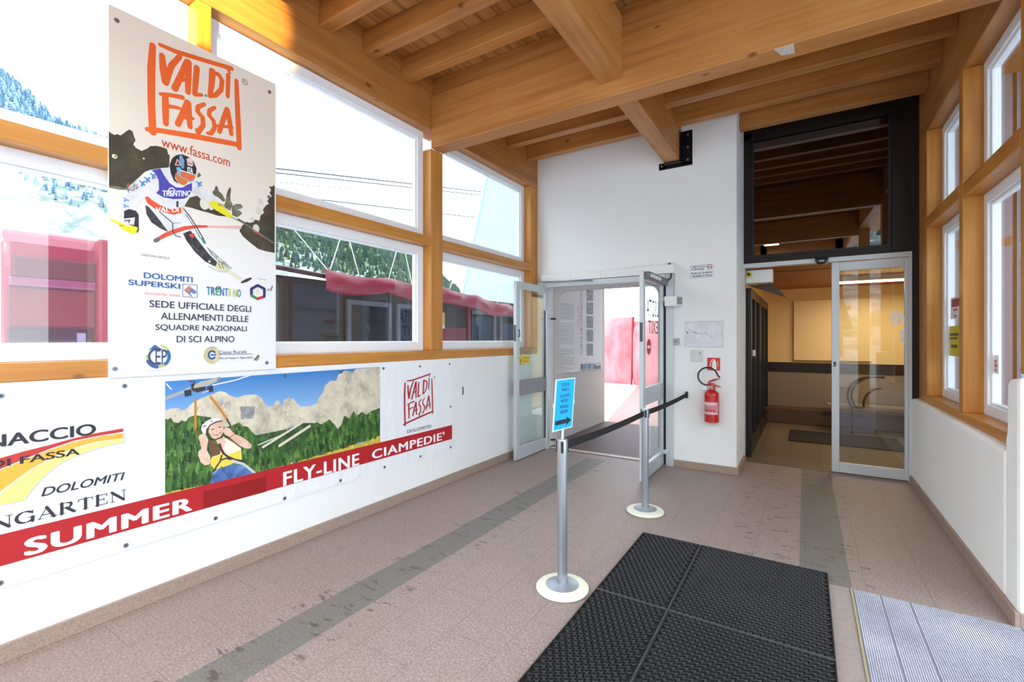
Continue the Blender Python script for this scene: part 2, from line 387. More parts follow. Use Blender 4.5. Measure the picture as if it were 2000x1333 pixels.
# far wall with the double-door opening
w = MB()
w.prism([(-3.42, 0), (-3.0, 0), (-3.0, 2.24), (-1.4, 2.24), (-1.4, 0), (-.64, 0), (-.64, 4.1), (-3.42, 4.1)], 1, YF, YF + .2, PLAST); w.box(-1.4, -.64, YF + .19, YD + .06, 0, 4.1, PLAST)
w.build('wall_far', kind=ST, bevel=.02, label='white roughcast end wall with the double door')
MB().box(-1.318, -.635, YF - .02, YF, 0, .083, BASEM).box(-.64, -.622, YF - .02, YD - .01, 0, .083, BASEM).build('baseboard_far', kind=ST, bevel=.003, label='stone baseboard below the fire extinguisher')
# low right wall with its end pier
w = MB(); w.box(RX, 1.3, 3.655, YD - .02, 0, .885, PLAST2)
w.prism([(3.457, 0), (3.66, 0), (3.66, .95), (3.64, 1.0), (3.632, 1.262), (3.60, 1.285), (3.457, 1.30)], 0, RX, 1.35, PLAST2)
w.build('wall_right', kind=ST, bevel=.025, label='low white wall with a raised end pier at right')
MB().box(RX - .02, RX, 3.437, YD - .02, 0, .078, BASEM).box(RX, 1.35, 3.437, 3.457, 0, .078, BASEM).build('baseboard_right', kind=ST, bevel=.003, label='stone baseboard of the right wall')
# back of the hall (behind the viewer): low wall, piers and glazing
MB().box(-3.42, 1.9, YB - .3, YB, 0, .95, PLAST2).build('wall_back', kind=ST, label='low white wall at the back of the hall')
# roof deck
MB().box(-3.42, 1.9, YB - .3, YD + .05, 4.09, 4.16, DECK).build('ceiling', world=True, kind=ST, label='spruce board ceiling')

# ---- timber frame
def beam(name, b, m, lab, group=None): return MB().box(*b, m).build(name, kind=ST, bevel=.006, label=lab, group=group)
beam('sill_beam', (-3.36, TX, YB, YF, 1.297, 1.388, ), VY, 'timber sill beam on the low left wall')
beam('top_beam', (-3.36, TX, YB, YF, 3.585, 4.09), WY, 'deep timber beam above the left windows')
bays = [(-5.2, -3.6), (-3.42, -1.60), (-1.42, -.70), (-.70, 1.387), (1.473, 3.497), (3.675, 5.49)]
for a, b in [(-3.6, -3.42), (-1.6, -1.42)]:
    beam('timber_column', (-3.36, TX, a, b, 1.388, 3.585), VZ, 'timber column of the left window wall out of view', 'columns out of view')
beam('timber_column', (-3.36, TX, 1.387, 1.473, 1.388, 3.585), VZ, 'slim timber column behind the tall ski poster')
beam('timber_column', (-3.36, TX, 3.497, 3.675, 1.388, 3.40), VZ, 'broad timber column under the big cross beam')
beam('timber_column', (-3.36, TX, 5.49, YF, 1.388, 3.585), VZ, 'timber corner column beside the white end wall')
for i, (a, b) in enumerate([(-5.2, -3.6), (-3.42, -1.6), (-1.42, 1.387), (1.473, 3.497), (3.675, 5.49)]):
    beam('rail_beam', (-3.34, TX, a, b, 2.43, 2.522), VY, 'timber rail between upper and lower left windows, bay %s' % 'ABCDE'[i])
beam('cross_beam', (TX, 1.0, 3.497, 3.675, 3.40, 3.918), WX, 'massive timber cross beam spanning the hall')
beam('cross_beam', (TX, 1.0, -.30, -.12, 3.40, 3.918), WX, 'timber cross beam behind the viewer')
for nm, y0, y1, x0, x1, z in (('lengthwise_beam', -.12, 3.497, -1.375, -1.197, 3.515), ('lengthwise_beam', 3.675, YF, -1.402, -1.228, 3.565)):
    beam(nm, (x0, x1, y0, y1, z, 4.0), WY, 'lengthwise timber beam on the near side of the cross beam' if y0 < 0 else 'lengthwise timber beam held by the black wall bracket')
JY = [-4.9, -4.45, -4.0, -3.55, -3.1, -2.65, -2.2, -1.75, -1.3, -.85, -.26, .17, .6, .96, 1.38, 1.80, 2.235, 2.652, 3.09, 3.53, 3.96, 4.42, 4.878, 5.375, 5.90]
for y in JY:
    a = -3.15 if y < 5.6 else -.64
    beam('joist_beam', (a, 1.0, y, y + .115, 3.918 if 3.4 < y < 3.6 or -.3 < y < -.2 else 3.905, 4.09), WX, 'ceiling joist across the hall', 'ceiling joists')
# right timber frame
beam('top_beam', (RT, 1.2, YB, YD - .02, 3.535, 4.09), WY, 'timber beam above the right windows')
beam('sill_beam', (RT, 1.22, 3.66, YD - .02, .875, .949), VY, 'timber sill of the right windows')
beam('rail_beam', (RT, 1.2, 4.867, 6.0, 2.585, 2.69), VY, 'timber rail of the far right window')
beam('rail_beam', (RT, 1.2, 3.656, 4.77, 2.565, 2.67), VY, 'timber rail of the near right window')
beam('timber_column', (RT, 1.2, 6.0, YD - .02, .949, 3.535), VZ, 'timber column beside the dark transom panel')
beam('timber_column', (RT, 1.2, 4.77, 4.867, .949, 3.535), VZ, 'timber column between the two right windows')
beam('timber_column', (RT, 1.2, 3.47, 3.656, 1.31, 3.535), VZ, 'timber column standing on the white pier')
beam('timber_column', (RT, 1.2, -.3, -.12, 0, 3.535), VZ, 'timber column of the side entrance')
for a in (-3.42, -1.3, .8):
    beam('timber_column', (a, a + .2, YB - .2, YB, .95, 4.09), WZ, 'timber column of the back window wall', 'back wall columns')
beam('top_beam', (-3.36, 1.2, YB - .2, YB, 3.5, 4.09), WX, 'timber beam above the back windows')
beam('rail_beam', (-3.36, 1.2, YB - .2, YB, 2.43, 2.53), WX, 'timber rail of the back windows')

# ---- windows
WN = [0]
def window(x, y0, y1, z0, z1, side, lab, fw=.078):
    """side -1: left wall (room side is +X); +1: right wall (room side is -X)"""
    WN[0] += 1
    r = root('window_%d' % WN[0], (x, (y0 + y1) / 2, z0), kind=ST, label=lab)
    xa, xb = (x - .075, x) if side < 0 else (x, x + .075)
    f = MB(); f.frame_y(xa, xb, y0, y1, z0, z1, fw, fw, fw, fw, PVC)
    xi = x - .02 if side < 0 else x + .02           # inner glazing bead, one step back
    xa2, xb2 = (xi - .04, xi) if side < 0 else (xi, xi + .04)
    f.frame_y(xa2, xb2, y0 + fw, y1 - fw, z0 + fw, z1 - fw, .016, .016, .016, .016, PVC)
    f.build('frame', r, bevel=.004)
    xg = x - .04 if side < 0 else x + .04
    MB().box(xg - .004, xg + .004, y0 + fw, y1 - fw, z0 + fw, z1 - fw, GLASS).build('pane', r)
FXL = -3.255
for i, (a, b) in enumerate(bays):
    nm = 'ABCDEF'[i]
    dd = ['out of view at the back', 'out of view at the back', 'out of view', 'left of the tall ski poster', 'right of the tall ski poster', 'next to the white end wall'][i]
    window(FXL, a, b, 1.388, 2.43, -1, 'lower white-framed window ' + dd)
    window(FXL, a, b, 2.522, 3.585, -1, 'upper white-framed window ' + dd)
FXR = 1.115
for a, b, lab in ((4.867, 6.0, 'farther'), (3.656, 4.77, 'nearer')):
    z = 2.585 if lab == 'farther' else 2.565
    window(FXR, a, b, .949, z, 1, 'lower white-framed window of the right wall, ' + lab + ' bay')
    window(FXR, a, b, z + .105, 3.535, 1, 'upper white-framed window of the right wall, ' + lab + ' bay')
for a, b in ((-3.22, -1.3), (-1.1, .8)):
    for z0, z1 in ((.95, 2.43), (2.53, 3.5)):
        WN[0] += 1; r = root('window_%d' % WN[0], ((a + b) / 2, YB - .1, z0), kind=ST, label='window of the back wall behind the viewer', group='back wall windows')
        MB().frame_x(YB - .15, YB - .08, a, b, z0, z1, .08, .08, .08, .08, PVC).build('frame', r)
        MB().box(a + .08, b - .08, YB - .12, YB - .112, z0 + .08, z1 - .08, GLASS).build('pane', r)

# window stickers on the right windows
def sticker(name, x, y0, y1, z0, z1, base, lines, lab):
    mb = MB(); mb.box(x - .0012, x, y0, y1, z0, z1, mat('print_' + base, base, .5))
    p = Print(mb, 'x', x - .0012, flip=-1)
    h = (z1 - z0)
    for c, a0, a1, b0, b1 in lines: p.rectuv(y0 + (y1 - y0) * a0, z0 + h * b0, y0 + (y1 - y0) * a1, z0 + h * b1, c)
    tag(mb.build(name), lab, 'sticker')
xg = FXR + .036
y1, z1 = onx(xg, 1857, 583); y0, z0 = onx(xg, 1872, 622)
sticker('window_sticker', xg, y0 - .06, y1, z0, z1, 'f0e8e8', [('a0242c', .1, .9, .55, .92), ('c84048', .3, .7, .36, .46), ('50282c', .4, .6, .08, .16)], 'white sticker with red picture on the far right window')
y1, z1 = onx(xg, 1853, 638); y0, z0 = onx(xg, 1872, 697)
sticker('window_sticker', xg, y0 - .1, y1, z0, z1, 'd8c828', [('3c3c30', .2, .9, .68, .76), ('3c3c30', .3, .9, .56, .62), ('3c3c30', .3, .8, .28, .38)], 'yellow notice sticker on the far right window')
y1, z1 = onx(xg, 1931, 693); y0, z0 = onx(xg, 1951, 731)
sticker('window_sticker', xg, y0, y1, z0, z1, 'f4f2f2', [('c86060', .2, .8, .58, .74), ('c85050', .15, .85, .34, .52), ('c06868', .2, .5, .1, .26), ('404858', .6, .9, .12, .22)], 'small white sticker with red marks on the near right window')

# ================================================================== FAR END: sliding door, transom, lobby
# dark transom and side panel
r = root('window_40', (.2, YD, 2.42), kind=ST, label='dark bronze transom window above the sliding door')
f = MB(); f.box(-.657, -.56, YD - .03, YD + .04, 2.42, 4.0, BRONZE); f.box(-.56, .78, YD - .03, YD + .04, 2.42, 2.49, BRONZE)
f.box(-.64, 1.2, YD - .03, YD + .04, 3.93, 4.12, BRONZE); f.box(.78, 1.044, YD - .035, YD + .04, 2.42, 4.05, BRONZE)
f.frame_x(YD - .012, YD + .03, -.56, .78, 2.49, 3.93, .03, .03, .03, .03, BLACK); f.build('frame', r, bevel=.003)
MB().prism([(YD + .024, 2.52), (YD + .032, 2.52), (YD - .012, 3.90), (YD - .02, 3.90)], 0, -.53, .75, MGLASS).build('pane', r)
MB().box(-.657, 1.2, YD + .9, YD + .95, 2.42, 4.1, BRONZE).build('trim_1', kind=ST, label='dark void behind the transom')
MB().box(.942, 1.0, YD - .03, YD + .04, .0, 2.42, BRONZE).build('trim_2', kind=ST, bevel=.003, label='dark bronze strip right of the sliding door')
MB().box(-.657, .942, YD - .05, YD + .05, 2.368, 2.42, ALUW).build('trim_3', kind=ST, bevel=.004, label='silver header rail of the sliding door')
MB().box(-.655, -.625, YD - .04, YD + .05, 0, 2.368, ALUW).box(.915, .942, YD - .05, YD + .05, 0, 2.368, ALUW).build('trim_4', kind=ST, bevel=.003, label='silver jambs of the sliding door')
# sliding leaf
r = root('door_3', (.58, YD, 0), kind=ST, label='silver-framed glass sliding door leaf')
MB().frame_x(YD - .025, YD + .02, .25, .915, .012, 2.36, .072, .03, .11, .095, ALUW).build('frame', r, bevel=.004)
mb = MB(); mb.box(.322, .885, YD - .004, YD + .004, .122, 2.265, DGLASS); mb.build('pane', r)
mb = MB(); p = Print(mb, 'y', YD - .006)
z = Z(1620, 500, 6.061)
mb.box(.7, .701, YD - .0055, YD - .0054, 1.6, 1.601, mat('print_e8e4ea', 'e8e4ea', .5))
for body, a, b in (('EN', (727, 818), (928, 655)), ('E', (838, 1026), (915, 872))):
    (q,), (w_,) = z(a), z(b); p.text(body, q, w_, 'ffffff', bold=.05)
mb.build('lettering', r)
mb = MB().box(.268, .29, YD - .032, YD - .024, 1.195, 1.245, BLACK); mb.box(.272, .286, YD - .036, YD - .03, 1.205, 1.225, STEEL); mb.build('lock', r, bevel=.002)
# radar sensor on the header
r = root('motion_sensor', (.155, YD - .07, 2.35), label='black dome motion sensor on the sliding door header', cat='sensor')
pts = [(.155 + .068 * math.cos(math.radians(a)), 2.415 + .075 * math.sin(math.radians(a))) for a in range(180, 361, 15)]
MB().prism(pts, 1, YD - .11, YD - .05, mat('sensor_black', '0e1116', .2)).build('housing', r, bevel=.012)
MB().box(.13, .18, YD - .113, YD - .109, 2.37, 2.388, mat('sensor_lens', '9aa4ae', .2)).build('lens', r)

# lobby behind the sliding door
CREAM = plaster('cream_painted_wall', 'f0d29a', .08)
MB().box(-.95, 1.7, 9.98, 10.1, 0, 2.6, CREAM).build('wall_lobby_end', kind=ST, label='cream end wall of the lobby')
MB().box(-1.0, -.68, YD + .06, 10.0, 0, 2.6, CREAM).build('wall_lobby_left', kind=ST, label='left wall of the lobby')
MB().box(1.6, 1.7, YD + .22, 10.1, 0, 2.6, CREAM).box(1.05, 1.7, YD + .14, YD + .22, 0, 2.6, CREAM).build('wall_lobby_right', kind=ST, label='right wall of the lobby')
MB().box(-1.0, 1.7, YD + .06, 10.1, 2.42, 2.5, wood('lobby_ceiling_boards', 0, '7c3e16', 'a4561f', 'b8692c', .45)).build('ceiling_lobby', kind=ST, label='orange-brown board ceiling of the lobby')
def tilemat():
    m = mat('beige_lobby_tiles', '9c8464', .35); t = NT(m)
    br = t.n('ShaderNodeTexBrick'); t.l(t.coords(), br.inputs['Vector']); br.offset = 0
    br.inputs['Scale'].default_value = 1; br.inputs['Mortar Size'].default_value = .004; br.inputs['Brick Width'].default_value = .33; br.inputs['Row Height'].default_value = .33
    br.inputs['Color1'].default_value = hexc('6a5f50'); br.inputs['Color2'].default_value = hexc('756a5a'); br.inputs['Mortar'].default_value = hexc('544534')
    t.l(br.outputs['Color'], t.b.inputs['Base Color']); return m
MB().box(-.68, 1.65, YD - .02, 9.98, -.1, .006, tilemat()).build('floor_lobby', kind=ST, label='beige tile floor of the lobby')
MB().box(-.68, 1.6, 9.955, 9.98, .9, 1.075, mat('dark_dado_band', '1c100c', .4)).build('trim_5', kind=ST, bevel=.003, label='dark dado band of the lobby wall')
def siding():
    m = mat('grey_beige_lower_wall', 'b5a596', .7); t = NT(m)
    tc = t.n('ShaderNodeTexCoord'); sp = t.n('ShaderNodeSeparateXYZ'); t.l(tc.outputs['Object'], sp.inputs[0])
    fr = t.math('FRACT', t.math('MULTIPLY', sp.outputs[2], 28)); g = t.math('LESS_THAN', fr, .18)
    t.l(t.mix(g, hexc('8c7f76'), hexc('82756b')), t.b.inputs['Base Color']); return m
MB().box(-.68, 1.6, 9.965, 9.98, 0, .9, siding()).build('trim_6', kind=ST, label='grooved lower wall lining of the lobby')
tag(MB().box(-.66, 1.58, 9.6, 9.96, .006, .27, mat('brown_step_stone', '5a4434', .5)).build('step_bench', bevel=.01), 'brown stone step along the lobby end wall', 'step')
tag(MB().box(-.18, .95, 9.925, 9.978, 1.12, 2.2, mat('cream_board', 'f6dba8', .5)).build('wall_board', bevel=.006), 'big cream panel board on the lobby end wall', 'board')
mb = MB(); mb.box(-.215, 1.15, 7.97, 8.93, .006, .02, mat('black_rib_mat', '17161a', .8))
tag(mb.build('door_mat', bevel=.004), 'black doormat on the beige lobby tiles', 'mat')
# dark glazed doors along the lobby's left side
for i, (a, b) in enumerate(((6.62, 8.05), (8.15, 9.75))):
    r = root('door_%d' % (4 + i), (-.62, (a + b) / 2, 0), kind=ST, label='dark-framed glass door on the left side of the lobby, ' + ('nearer' if i == 0 else 'farther'))
    MB().frame_y(-.66, -.58, a, b, .006, 2.15, .11, .11, .22, .12, mat('black_door_profile', '0d0c0d', .35)).box(-.655, -.585, (a + b) / 2 - .05, (a + b) / 2 + .05, .2, 2.05, mat('black_door_profile', '0d0c0d', .35)).build('frame', r, bevel=.004)
    MB().box(-.625, -.615, a + .1, b - .1, .2, 2.05, MGLASS).build('pane', r)
    if i == 0: MB().box(-.58, -.55, 6.78, 6.84, 1.28, 1.36, WHITEP).build('latch', r, bevel=.004)
r = root('door_operator', (-.48, YD + .2, 2.19), label='white door operator box with yellow knob in the doorway corner', cat='door operator')
MB().box(-.628, -.335, YD + .09, YD + .24, 2.195, 2.355, WHITEP).build('housing', r, bevel=.006)
MB().cyl((-.59, YD + .09, 2.30), (-.59, YD + .05, 2.30), .034, mat('yellow_plastic', 'e0cc10', .4)).cyl((-.59, YD + .05, 2.30), (-.59, YD + .035, 2.30), .018, BLACK).build('emergency_knob', r, smooth=True)
tag(MB().prism([(-.62, 2.19), (-.20, 2.02), (-.34, 2.19)], 1, YD + .28, YD + .34, mat('bronze_bracket', '4a3520', .5)).build('door_bracket'), 'brown triangular bracket under the operator box', 'bracket')
# strip lamp
r = root('strip_lamp', (.85, 8.4, 2.3), label='glowing warm strip lamp on the lobby ceiling', cat='lamp')
MB().box(.36, 1.34, 8.36, 8.44, 2.345, 2.42, WHITEP).build('housing', r)
MB().cyl((.38, 8.4, 2.33), (1.32, 8.4, 2.33), .016, mat('lamp_tube', 'ffdc9a', .5, emit=9)).build('tube', r)
# slats and curved tubes standing in for a chair reflected in the door glass
r = root('chair_reflection', (.8, 9.35, 0), label='slats and curved black tubes standing in for a chair reflected in the sliding door', cat='chair reflection')
BT = mat('reflected_black_tube', '0b0b0c', .35, .3); SL = mat('reflected_grey_slat', '8c8276', .5)
for k in range(12): MB().box(.30, 1.56, 9.43 + k * .004, 9.45 + k * .004, .48 + k * .035, .497 + k * .035, SL).build('reflected_back_slat', r)
for k in range(5): MB().box(.30, 1.56, 9.02 + k * .075, 9.075 + k * .075, .43, .452, SL).build('reflected_seat_slat', r)
def arc(cx, cz, rr, a0, a1, y, n=14, sx=1): return [(cx + sx * rr * math.cos(math.radians(a0 + (a1 - a0) * k / n)), y, cz + rr * math.sin(math.radians(a0 + (a1 - a0) * k / n))) for k in range(n + 1)]
for dx, rr in ((.0, .3), (.05, .26)): MB().tube([(1.02, 9.0, .92)] + [(.88 + dx, 9.0, .92)] + arc(.86 + dx, .62, .3, 100, 215, 9.0) + [(.7 + dx, 9.02, .43)], .016, BT).build('reflected_arm', r, smooth=True)
MB().tube(arc(1.02, .5, .26, 100, 190, 8.98), .016, BT).build('reflected_arm', r, smooth=True)
for x in (.4, .62, 1.5): MB().tube([(x, 9.05, .006), (x, 9.05, .43), (x, 9.45, .43)], .014, BT).build('leg', r, smooth=True)
tag(MB().box(-.678, -.675, 9.76, 9.93, 1.35, 2.1, mat('print_d89a3c', 'd89a3c', .6)).build('wall_notice'), 'orange-brown lettered strip on the lobby corner wall', 'notice')

# ================================================================== DOUBLE DOOR AND PORCH
# porch walls beyond the opening
PW = plaster('porch_plaster', 'cfcbc9', .2)
MB().box(-3.3, -3.1, YF + .2, 8.1, 0, 2.6, PW).build('wall_porch_left', kind=ST, label='left wall of the porch with the text panel')
MB().box(-1.4, -.8, YD + .06, 8.1, 0, 2.6, PW).build('wall_porch_right', kind=ST, label='right wall of the porch')
MB().box(-3.3, -.8, YF + .2, 8.1, 2.5, 2.6, PW).build('ceiling_porch', kind=ST, label='porch ceiling')
# inner arch with rounded corners
w = MB(); zt, xa, xb, rr = 2.175, -2.955, -1.55, .13
arcp = [(xa, 0)] + [(xa + rr - rr * math.cos(math.radians(t)), zt - rr + rr * math.sin(math.radians(t))) for t in range(0, 91, 10)] + [(xb - rr + rr * math.sin(math.radians(t)), zt - rr + rr * math.cos(math.radians(t))) for t in range(0, 91, 10)] + [(xb, 0)]
n = len(arcp); vs = []; fs = []
outer = [(-3.1, 0)] + [(-3.1 if x < -2.3 and i < n // 2 - 3 else x, 2.5) if z > 1.9 else (x, z) for i, (x, z) in enumerate(arcp)][1:-1] + [(-1.4, 0)]
outer = [(-3.1, 0)] + [(-3.1 + 1.7 * (i - 1) / (n - 3), 2.5) for i in range(1, n - 1)] + [(-1.4, 0)]
for y in (YF + .2, YF + .3):
    vs += [(x, y, z) for x, z in arcp] + [(x, y, z) for x, z in outer]
for k in (0, 2 * n):
    fs += [(k + i, k + i + 1, k + n + i + 1, k + n + i) for i in range(n - 1)]
fs += [(i, i + 1, 2 * n + i + 1, 2 * n + i) for i in range(n - 1)]
w.add(vs, fs, PW); w.build('trim_7', kind=ST, label='rounded inner arch of the porch')
MB().box(-3.1, -1.4, YF + .02, 8.1, -.1, .004, speckle('wet_porch_floor', '3e2823', '5f433b', 90, .6)).build('floor_porch', kind=ST, label='dark damp porch floor')
MB().box(-2.98, -1.42, YF + .02, YF + .12, .0, .008, speckle('pale_threshold', 'b09a90', 'd0c2ba', 90, .5)).build('trim_8', kind=ST, label='pale threshold strip')
# printed text panel on the porch wall
mb = MB(); mb.box(-3.0995, -3.092, 6.02, 7.95, .985, 2.46, mat('print_dcd8da', 'dcd8da', .4)); p = Print(mb, 'x', -3.092)
zz = Z(1085, 560, 7.41)
p.rectuv(6.1, 1.02, 7.9, 2.44, 'd8d3d6')
random.seed(3)
for y in list(range(250, 480, 18)) + list(range(540, 840, 22)) + list(range(905, 1250, 20)):
    L = 265 if y < 840 else random.choice((120, 200, 255, 265))
    p.stroke(zz((28, y), (28 + (L - 28) * .5, y + random.uniform(-2, 5)), (L, y + 6)), .006, '8c8488')
for i, (y0, y1) in enumerate(((50, 210), (228, 400), (425, 598), (622, 798), (822, 998))):
    p.poly(zz((450, y0), (543, y0 + 4), (543, y1 + 3), (450, y1)), mat('photo_print_%d' % i, '57555a', .4))
    m = mat('photo_print_%d' % i, '57555a', .4); t = NT(m); t.l(t.ramp(t.noise(t.coords((9, 9, 9)), 1.5 + i * .3, 4, .7), [(.35, hexc('2c2a2e')), (.65, hexc('94949a'))]), t.b.inputs['Base Color'])
p.textuv('CARTA DE CATINACCIO', *p.pt(*zz((358, 985))[0]), *p.pt(*zz((388, 62))[0]), '6d3c3c', rot=90)
p.textuv('ROSENGARTEN', *p.pt(*zz((318, 590))[0]), *p.pt(*zz((340, 290))[0]), 'a08c8c', rot=90)
p.poly(zz((362, 1120), (655, 1098), (655, 1190), (362, 1222)), '8e98a8')
for x0, x1, c in ((365, 400, '28303c'), (410, 428, '384454'), (436, 470, '5c80b0'), (478, 505, '2c3a54'), (545, 655, '4c4648')):
    p.poly(zz((x0, 1122), (x1, 1120), (x1, 1190), (x0, 1196)), c)
p.poly(zz((545, 1115), (655, 1100), (655, 1140), (600, 1150)), 'c0b8b0')
tag(mb.build('text_panel', bevel=0), 'large grey text panel with five photographs on the porch wall', 'panel')

# frame of the double door
f = MB(); f.box(-3.06, -1.30, YF - .075, YF, 2.275, 2.375, WHITEP); f.box(-2.2, -2.196, YF - .0755, YF, 2.275, 2.375, STEEL); f.box(-2.62, -2.616, YF - .0755, YF, 2.275, 2.375, STEEL); f.box(-3.0, -1.40, YF - .06, YF + .02, 2.205, 2.27, ALUW)
f.box(-3.035, -2.975, YF - .035, YF + .02, 0, 2.27, ALUW); f.box(-1.40, -1.315, YF - .03, YF + .02, 0, 2.40, ALUW)
f.cyl((-3.1, YF - .09, 2.285), (-2.3, YF - .09, 2.25), .008, STEEL)
f.build('trim_9', kind=ST, bevel=.004, label='silver frame and operator rail of the double door')
tag(MB().box(-1.432, -1.40, YF - .02, YF + .01, .02, 2.2, BLACK).build('door_seal'), 'black seal strip at the hinge of the open right door leaf', 'seal')
MG = speckle('dark_mid_rail', '868388', '908d92', 60, .5)
def leaf(k, x, y0, y1, lab, s):
    r = root('door_%d' % k, (x, (y0 + y1) / 2, 0), kind=ST, label=lab)
    MB().frame_y(x - .022, x + .022, y0, y1, .012, 2.215, .075, .07, .15, .085, ALUW).build('frame', r, bevel=.004)
    MB().box(x - .024, x + .024, y0 + .07, y1 - .07, .80, .985, MG if s < 0 else ALUW).build('mid_rail', r, bevel=.003)
    MB().box(x - .004, x + .004, y0 + .07, y1 - .07, .16, .80, DGLASS).build('pane', r)
    MB().box(x - .004, x + .004, y0 + .07, y1 - .07, .985, 2.135, DGLASS).build('pane', r)
    return r
r = leaf(1, -3.012, 4.855, 5.69, 'open left glass leaf of the double door, with yellow sticker', -1)
MB().box(-3.026, -2.998, 4.849, 4.862, 1.475, 1.675, mat('dark_lock_plate', '565a5e', .4, .5)).build('lock_plate', r, bevel=.002)
MB().tube([(-2.99, 4.9, 1.53), (-2.972, 4.9, 1.54), (-2.972, 4.9, 1.61), (-2.99, 4.9, 1.62)], .006, BLACK).build('handle', r, smooth=True)
MB().box(-3.03, -2.97, 5.62, 5.70, .0, 1.90, ALUW).build('hinge_profile', r, bevel=.006)
for z in (.12, 1.78): MB().cyl((-2.96, 5.70, z), (-2.90, 5.74, z), .012, BLACK).build('hinge_pin', r)
mb = MB(); ya, za = onx(-3.006, 1013, 713); yb, zb = onx(-3.006, 1034.5, 693.5)
mb.box(-3.008, -3.006, ya, yb, za, zb, mat('print_e4c414', 'e4c414', .5)); p = Print(mb, 'x', -3.006)
w_, h_ = yb - ya, zb - za
p.textuv('ATTENZIONE', ya + w_ * .33, za + h_ * .6, ya + w_ * .97, za + h_ * .74, '5c4408', bold=.02); p.textuv('GRADINO', ya + w_ * .33, za + h_ * .26, ya + w_ * .8, za + h_ * .4, '5c4408', bold=.02)
p.ringuv(ya + w_ * .15, za + h_ * .22, w_ * .1, h_ * .16, .012, '4a3006', 20, 300); p.strokeuv([(ya + w_ * .06, za + h_ * .85), (ya + w_ * .12, za + h_ * .55), (ya + w_ * .2, za + h_ * .5)], .012, '6a5408')
mb.build('sticker', r)
r = leaf(2, -1.448, 4.835, 5.69, 'open right glass leaf of the double door, with no-entry roundel', 1)
MB().box(-1.464, -1.434, 4.829, 4.842, 1.475, 1.675, mat('dark_lock_plate', '565a5e', .4, .5)).build('lock_plate', r, bevel=.002)
MB().box(-1.425, -1.37, 4.87, 5.62, 2.13, 2.21, mat('closer_grey', '6c7072', .4, .5)).box(-1.40, -1.36, 4.9, 5.3, 2.15, 2.19, mat('closer_light', 'd8dadb', .4)).build('door_closer', r, bevel=.008)
for z in (.14, 1.95): MB().box(-1.43, -1.36, 5.63, 5.69, z, z + .05, ALUW).box(-1.40, -1.35, 5.645, 5.69, z - .05, z, ALUW).build('hinge', r, bevel=.006)
mb = MB(); p = Print(mb, 'x', -1.4435)
mb.box(-1.4437, -1.4436, 5.2, 5.201, 1.5, 1.501, mat('print_3a4048', '3a4048', .5))
(ya, za), (yb, zb) = onx(-1.4435, 1263, 618), onx(-1.4435, 1286, 589)
p.textuv('USCITA', ya, za, yb, zb, '3a4048', mirror=True, bold=.02)
(ya, za), (yb, zb) = onx(-1.4435, 1266, 652), onx(-1.4435, 1285, 628)
p.textuv('EXIT', ya, za, yb, zb, 'c0484c', mirror=True, bold=.02)
u, v = onx(-1.4435, 1267.5, 678); p.disc(u, v, .085, .085, 'b02428'); p.rectuv(u - .062, v - .017, u + .062, v + .017, 'f4f0f0')
mb.build('lettering', r)
tag(MB().tube([(-1.36, YF - .04, 2.40), (-1.33, YF - .05, 2.33), (-1.34, YF - .05, 2.22), (-1.41, YF - .05, 2.17)], .009, BLACK).build('door_cable', smooth=True), 'black loop of cable at the top of the right door leaf', 'cable')

